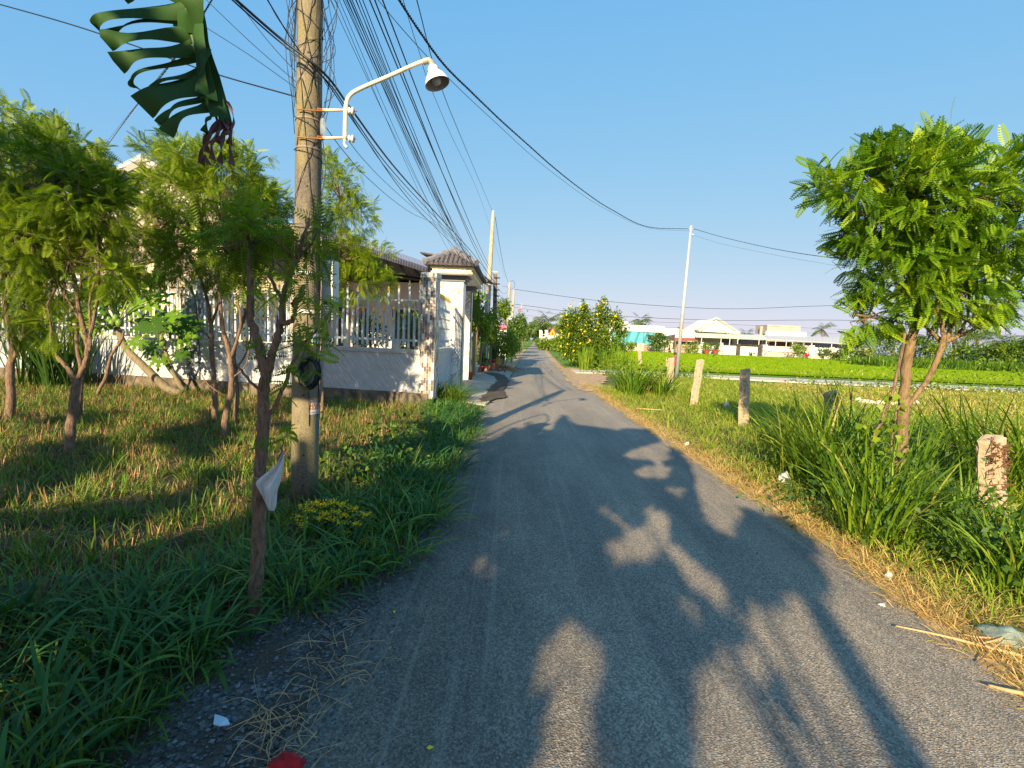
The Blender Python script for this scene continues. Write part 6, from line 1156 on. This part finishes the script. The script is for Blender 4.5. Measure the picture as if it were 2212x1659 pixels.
# right verge
def re_(y): return np.interp(y, [a for a, _ in RR], [q for _, q in RR])
P = rect(6500, 2.2, 3.5, 1.4, 17, 1.6); d = P[:, 0] - re_(P[:, 1]); P = P[(d > -.03) & (d < .25 + .45 * rng.random(len(P))) & vis(P, .4)]
stuff('dry_verge_grass', [clumps(P, 13, .05, (.6, 1.5), (.05, .16), (.0025, .005), (.1, 1.3), (.0, 1), seg=3)], M['dry'], 'dry straw coloured grass along the right edge of the road', 'grass')
P = rect(10000, 2.5, 9.0, 2.6, 21, 1.1); d = P[:, 0] - re_(P[:, 1]); P = P[(d > .28) & vis(P, .4) & ~((P[:, 1] > 16.2) & (P[:, 0] < 4.3 + (P[:, 1] - 16) * .2))]
w_ = np.clip(P[:, 1] / 10, .6, 2); k = P[:, 0] < 4.4
stuff('short_green_grass', [clumps(P[k], 10, .06, (.2, 1.1), (.06, .20), (.005, .010), (.2, 1.2), (.35, 1.0), seg=3), clumps(P[~k], 10, .09, (.2, 1.0), (.10, .30), (.009, .016), (.3, 1.3), (.3, 1.0), seg=4)], M['verge'], 'mixed green grass between the road and the concrete lane on the right', 'grass')
P = rect(11000, 5, 34, 7, 20.6, .9); P = P[vis(P, 1) & (P[:, 0] > 6)]; kk = P[:, 1] < 12
stuff('meadow_grass', [clumps(P[kk], 8, .12, (.2, 1.1), (.14, .34), (.010, .02), (.3, 1.2), (.4, 1), seg=3), clumps(P[~kk], 8, .14, (.2, 1.1), (.07, .17), (.014, .026), (.3, 1.2), (.6, 1), seg=2)], M['verge'], 'rough meadow grass before the concrete lane at the right', 'grass')
P = rect(3000, 6, 30, 8, 21); P = P[vis(P, 1)]
stuff('dry_meadow_grass', [clumps(P, 8, .2, (.3, 1.3), (.08, .24), (.010, .02), (.3, 1.2), (0, 1), seg=3)], M['dry'], 'patches of dry grass in the meadow at the right', 'grass')
# tall grass clumps, countable
tall = []
def tallc(cs, n_, L, lab, az0=None, W_=(.010, .021), lean=(.03, .5), bend=(.3, 1.3), vr=(.1, .9), name='tall_grass_clump', sp=.10):
    V, F, A = clumps(cs, n_, sp, lean, L, W_, bend, vr, az0, 7); o = npmesh(name, V, F, M['tall'], A); tag(o, lab, 'grass clump', 'tall grass clumps on the right'); return o
tallc([(3.55 + random.uniform(-.25, .4), 5.5 + random.uniform(-.6, .6)) for _ in range(10)], 44, (.5, 1.05), 'tall grass clump left of the right tree, bending towards the road', math.pi * .95)
tallc([(4.25 + random.uniform(-.3, .4), 6.2 + random.uniform(-.5, .5)) for _ in range(9)], 40, (.6, 1.2), 'highest grass clump around the vine covered post beside the right tree', math.pi * .9)
tallc([(3.25 + random.uniform(-.2, .4), 4.35 + random.uniform(-.4, .3)) for _ in range(8)], 40, (.4, .85), 'grass clump at the foot of the right tree')
tallc([(4.5 + random.uniform(-.3, .5), 5.6 + random.uniform(-.5, .6)) for _ in range(10)], 44, (.6, 1.2), 'tall dark grass clump behind the right tree', 0.3)
tallc([(3.75 + random.uniform(-.3, .2), 4.2 + random.uniform(-.3, .3)) for _ in range(6)], 30, (.3, .6), 'grass clump between the right tree and the nearest concrete post')
tallc([(5.35 + random.uniform(-.3, .5), 5.1 + random.uniform(-.4, .5)) for _ in range(8)], 44, (.6, 1.25), 'grass clump behind the nearest concrete post', math.pi)
tallc([(3.45 + random.uniform(-.3, .4), 3.2 + random.uniform(-.25, .25)) for _ in range(8)], 30, (.3, .6), 'low arching grass clump at the right edge below the nearest post')
tallc([(3.0 + random.uniform(-.15, .2), 3.9 + random.uniform(-.3, .3)) for _ in range(6)], 34, (.25, .55), 'dark leafy grass clump beside the dry verge below the right tree')
tallc([(4.0 + random.uniform(-.7, .4), 14.3 + random.uniform(-.7, .8)) for _ in range(12)], 42, (.5, 1.1), 'big dark grass clump left of the leaning concrete posts', None, (.02, .036))
b_ = G(1300, 800); tallc([(b_.x + random.uniform(-1.3, .9), b_.y - .3 + random.uniform(-.5, .5)) for _ in range(7)], 40, (.7, 1.5), 'upright grass clump in front of the yellow flowering bush', None, (.03, .05), (.02, .3), (.1, .8), (.4, 1))
b_ = G(940, 870); tallc([(b_.x + .55, b_.y + .1)], 16, (.7, 1.3), 'single tall thin grass stalks before the gate column', None, (.008, .014), (.02, .3), (.1, .9))
# dark weeds on the ground under the tall grass
leafcloud('undergrowth', [((3.5, 4.6, .15), (.9, 1.6, .22), 2600), ((4.4, 6.0, .2), (1.0, 1.2, .3), 2000), ((3.6, 3.2, .12), (.6, .5, .2), 1200), ((-.9 - .55, 5.5, .1), (.4, 2, .12), 1200)], .06, M['leafd']); tag(C['undergrowth'], 'small leafy weeds beneath the tall grass by the right tree', 'weeds', None, 'stuff')
leafcloud('lane_edge_weeds', [((6.5, 23.0, .15), (4, .5, .3), 1600), ((20, 22.0, .1), (10, .6, .25), 2600), ((4.6, 28.6, .1), (1.6, .5, .25), 800)], .14, M['leafl']); tag(C['lane_edge_weeds'], 'low weeds growing along both edges of the concrete lane', 'weeds', None, 'stuff')
# rice field
g = MB(); g.add([(4.2, 28, .06), (70, 27.0, .06), (110, 60, .06), (90, 92.0, .06), (12, 92.0, .06), (6.5, 45, .06)], [(0, 1, 2, 3, 4, 5)])
mt, n, b = nodes('rice_ground'); f = noise(n, mapv(n, (.25, 1.2, 1)), .5, 6, .7); f2 = noise(n, mapv(n, (1, 1, 1)), 9, 3)
n.links.new(mixc(n, .4, ramp(n, f, [(.3, (.17, .28, .006)), (.6, (.23, .36, .008)), (.78, (.32, .37, .03))]), ramp(n, f2, [(.3, (.17, .28, .006)), (.7, (.27, .40, .01))])), b.inputs['Base Color']); b.inputs['Roughness'].default_value = 1; b.inputs['Specular IOR Level'].default_value = 0
struct(g.build('rice_field', mt))
n_ = 26000; Y = 28.2 + 60 * rng.random(n_) ** 1.6; X = 4.4 + (Y * 1.12 + 2 - 4.4) * rng.random(n_); P = np.stack([X, Y, np.full(n_, .05)], 1); P = P[(P[:, 0] > 4.4 + (P[:, 1] - 28) * .12) & (P[:, 0] < 100)]
sc_ = np.repeat(P[:, 1] / 40, 5)
V1 = []
for k in range(3):
    a_, b2_ = 28 + [0, 12, 26][k], 28 + [12, 26, 64][k]; Pk = P[(P[:, 1] >= a_) & (P[:, 1] < b2_)]; V1.append(clumps(Pk, 7, .16, (.0, .6), (.10, .2), ([.012, .02, .035][k], [.024, .035, .06][k]), (.1, .8), (0, 1), seg=2))
stuff('rice', V1, M['rice'], 'bright green young rice filling the field', 'rice')
P = np.stack([U(8, 60, 700), rng.normal(31.5, .5, 700)], 1)
stuff('dry_rice_patch', [clumps(P, 6, .3, (.3, 1.2), (.15, .3), (.03, .06), (.2, 1), (0, 1), seg=2)], M['dry'], 'thin brownish strip of dry grass in the near part of the rice field', 'grass')
stuff('field_edge_grass', [clumps(np.stack([U(39, 70, 900), U(52, 57, 900)], 1), 9, .3, (.05, .4), (.6, 1.4), (.06, .12), (.1, .8), (0, .8), seg=3)], M['tall'], 'dark tall grass at the foot of the far trees on the right', 'grass')
# gravel, straw, stones
n_ = 42000; P = np.stack([U(-1.6, .1, n_), 1.1 + 6.5 * rng.random(n_) ** 1.7, np.full(n_, .008)], 1); d = P[:, 0] - (np.interp(P[:, 1], [1, 3, 5, 7], [-.95, -.75, -.62, -.58])); P = P[(np.abs(d + rng.normal(0, .22, n_)) < .28)]; n_ = len(P)
oct_ = (np.array([(1, 0, 0), (0, 1, 0), (-1, 0, 0), (0, -1, 0), (.1, .1, .7), (.1, .1, .7)], float), np.array([(0, 1, 4, 5), (1, 2, 4, 5), (2, 3, 4, 5), (3, 0, 4, 5)]))
V, F, A = inst(oct_, P, np.stack([np.cos(U(0, 6, n_)), np.sin(U(0, 6, n_)), np.zeros(n_)], 1), .003 + .010 * rng.random(n_) ** 3, rng.random(n_) * .9, .2); o = npmesh('gravel', V, F, M['stone'], A); tag(o, 'loose dark gravel along the left edge of the asphalt', 'gravel', None, 'stuff')
g = MB()
for i in range(110):
    x, y = random.choice([(590, 1560), (640, 1600), (560, 1640), (690, 1470), (620, 1530), (740, 1420), (700, 1360)]); p = G(x + random.gauss(0, 38), y + random.gauss(0, 26), .012); a = random.uniform(0, 6.3); L = random.uniform(.05, .2); q = p + Vector((math.cos(a) * L, math.sin(a) * L, random.uniform(0, .025))); mid = (p + q) / 2 + Vector((random.uniform(-.03, .03), random.uniform(-.03, .03), .02)); g.tube(bez([p, mid, q], 4), random.uniform(.0008, .0018), 4)
o = g.build('straw', M['bamboo'], None, True); tag(o, 'tangle of dry straw on the dirt at the bottom left road edge', 'straw', None, 'stuff')
# ================================================================== LITTER AND SMALL THINGS
def lump(name, x, y, wpx, hpx, mt, lab, cat, seed=1, z=0.0, sq=.7):
    c_ = G(x, y, z); r = pxw(wpx, c_.y) / 2; h_ = pxw(hpx, c_.y); bm = bmesh.new(); bmesh.ops.create_icosphere(bm, subdivisions=3, radius=1); R_ = random.Random(seed); ph = [R_.uniform(0, 6) for _ in range(6)]
    for v in bm.verts:
        k = 1 + .22 * math.sin(v.co.x * 4 + ph[0]) * math.sin(v.co.y * 5 + ph[1]) + .13 * math.sin(v.co.z * 9 + ph[2]) * math.sin(v.co.x * 8 + ph[3]) + .08 * math.sin(v.co.y * 15 + ph[4]); v.co = Vector((v.co.x * r * k, v.co.y * r * sq * k, max(-.2, v.co.z) * h_ * k)) + c_ + Vector((0, 0, .25 * h_))
    me = bpy.data.meshes.new(name); bm.to_mesh(me); me.materials.append(mt); me.polygons.foreach_set('use_smooth', [True] * len(me.polygons)); o = link(bpy.data.objects.new(name, me)); return tag(o, lab, cat)
lump('plastic_bag', 1694, 1045, 26, 20, M['bag'], 'crumpled white plastic bag at the foot of the tall grass on the right verge', 'litter', 3)
lump('plastic_bag', 2168, 1385, 95, 24, M['bagg'], 'greenish crumpled plastic sheet in the dry verge at the right edge', 'litter', 5)
lump('plastic_cup', 1918, 1250, 18, 12, M['bag'], 'small crushed white cup on the dry verge below the right tree', 'litter', 8)
lump('plastic_bag', 1569, 886, 12, 14, M['bag'], 'bluish white scrap of plastic in the grass between two concrete posts', 'litter', 9)
lump('foam_scrap', 1640, 888, 46, 4, M['rock'], 'flat pale scraps of foam in the grass behind the third concrete post', 'litter', 11)
lump('paper_scrap', 1484, 962, 10, 6, M['paper'], 'tiny white scrap of paper on the green verge', 'litter', 12); lump('paper_scrap', 1905, 1310, 16, 6, M['bag'], 'torn translucent scrap under the grass at the dry verge', 'litter', 16)
for i, (x, y, w_) in enumerate(((1872, 872, 34), (1905, 874, 24), (1940, 876, 30), (1975, 873, 20), (1855, 868, 14))): lump('rubble', x, y, w_, 7, M['rock'], ['widest pale rubble lump beside the concrete lane', 'second pale rubble lump from the left near the trunk', 'pale rubble lump just left of the right tree trunk', 'small rubble piece right of the trunk of the right tree', 'smallest rubble piece, leftmost of the pale stones'][i], 'rubble', 20 + i)
rc = lump('red_cap', 617, 1672, 86, 34, M['red'], 'red cloth cap lying at the bottom edge of the picture', 'cap', 31)
def flatlit(name, px_, mt, lab, cat, z=.016, th=.004): g = MB(); P_ = [G(x, y, z) for x, y in px_]; n_ = len(P_); g.add([p + Vector((0, 0, .01 * (i % 2))) for i, p in enumerate(P_)] + [p + Vector((0, 0, th + .01 * (i % 2))) for i, p in enumerate(P_)], [tuple(range(n_))[::-1], tuple(range(n_, 2 * n_))] + [(i, (i + 1) % n_, n_ + (i + 1) % n_, n_ + i) for i in range(n_)]); return tag(g.build(name, mt), lab, cat)
flatlit('paper_scrap', [(464, 1544), (490, 1558), (497, 1566), (474, 1575), (461, 1566)], flat('bluish_card', (.55, .66, .75), .5), 'folded bluish white card under the grass at the bottom left', 'litter', .05)
def stick(pts, r, lab, mt='bamboo', name='dry_stalk'): g = MB(); P_ = bez([G(x, y, z) for x, y, z in pts], 5); g.tube(P_, [r * (.5 + .5 * i / (len(P_) - 1)) for i in range(len(P_))], 6); return tag(g.build(name, M[mt], None, True), lab, 'stalk', 'dry stalks on the road edge')
stick([(1935, 1352, .035), (2030, 1372, .04), (2110, 1392, .03), (2240, 1425, .03)], .009, 'longest dry stalk lying across the right road edge')
stick([(2110, 1392, .04), (2160, 1380, .05), (2185, 1362, .06)], .008, 'short stub of dry stalk pointing to the greenish plastic'); stick([(2080, 1370, .03), (2110, 1376, .04), (2150, 1378, .04)], .006, 'thin dry stalk beside the stub near the greenish plastic')
stick([(2135, 1480, .03), (2180, 1492, .04), (2250, 1505, .03)], .012, 'thick split dry stalk at the right edge of the picture'); stick([(2095, 1352, .06), (2120, 1385, .05), (2132, 1410, .03), (2112, 1430, .02)], .004, 'curled dark root crossing the longest dry stalk', 'bark')
stick([(1373, 882, .05), (1400, 884, .06), (1430, 886, .05)], .02, 'piece of pale board lying in the short grass near the road bend')
stick([(1003, 938, .03), (1000, 950, .04), (992, 960, .03)], .014, 'short end of a grey blue hose in the left grass bank', 'greyp', 'hose_end')
for i, (x, y) in enumerate(((1557, 2597), (1368, 2740))): p = G(x * .54, y * .54, .022); g = MB(); g.tube([p, p + Vector((.004, .018, .001))], .0035, 8); tag(g.build('cigarette_butt', flat('cork_filter', (.6, .35, .12), .8)), ['orange cigarette butt on the asphalt, the farther one', 'orange cigarette butt on the gravel edge, the nearer one'][i], 'cigarette butt', 'cigarette butts')
for i, (x, y) in enumerate(((1580, 2452), (1705, 2992), (1562, 2535), (2055, 2217), (3130, 2985), (3015, 1870))): p = G(x * .54, y * .54, .024); V, F, A = inst(DIA, np.array([tuple(p)]), np.array([(random.uniform(-1, 1), random.uniform(-1, 1), .1)]), np.array([.028]), np.array([.8]), .2); tag(npmesh('fallen_leaf', V, F, M['flower'] if i < 2 else M['deadleaf'], A), ['larger yellow green leaf on the asphalt near the left edge', 'yellow leaf on the asphalt at the bottom', 'small leaf beside the cigarette butt', 'tiny pale leaf in the middle of the shaded road', 'small leaf at the bottom right of the road', 'small leaf at the right road edge'][i], 'leaf', 'fallen leaves on the road')
# flowering weed at the foot of the pole
fb = thing('flowering_weed', G(735, 1165), 'low bush with clusters of tiny yellow flowers at the foot of the nearest pole', 'flowering plant')
FY = 3.55; leafcloud('foliage', [E(725, 1125, FY, 75, 45, 2200), E(760, 1165, FY - .15, 60, 40, 1200)], .035, M['broad'], fb); parts = []
for x, y in [(660, 1092), (680, 1085), (700, 1090), (720, 1084), (740, 1090), (765, 1098), (790, 1112), (725, 1105), (745, 1112), (700, 1108), (648, 1118), (655, 1132), (690, 1120), (770, 1130), (745, 1150), (792, 1185), (748, 1165), (735, 1128), (715, 1120), (672, 1102), (665, 1190), (785, 1170)]:
    p = np.array(D(x, y, FY - .26)); k = 60; P_ = p + rng.normal(0, 1, (k, 3)) * (.022, .015, .008); parts.append(inst(DIA, P_, rng.normal(0, 1, (k, 3)), U(.010, .017, k), U(0, 1, k), 1))
V, F, A = merge(parts); npmesh('flowers', V, F, M['flower'], A, fb); g = MB()
for x, y in ((700, 1110), (740, 1120), (770, 1140), (670, 1110)): g.tube(bez([G(735, 1190), D(x, y, FY)], 3), .004, 5)
g.build('stems', M['bark'], fb, True)
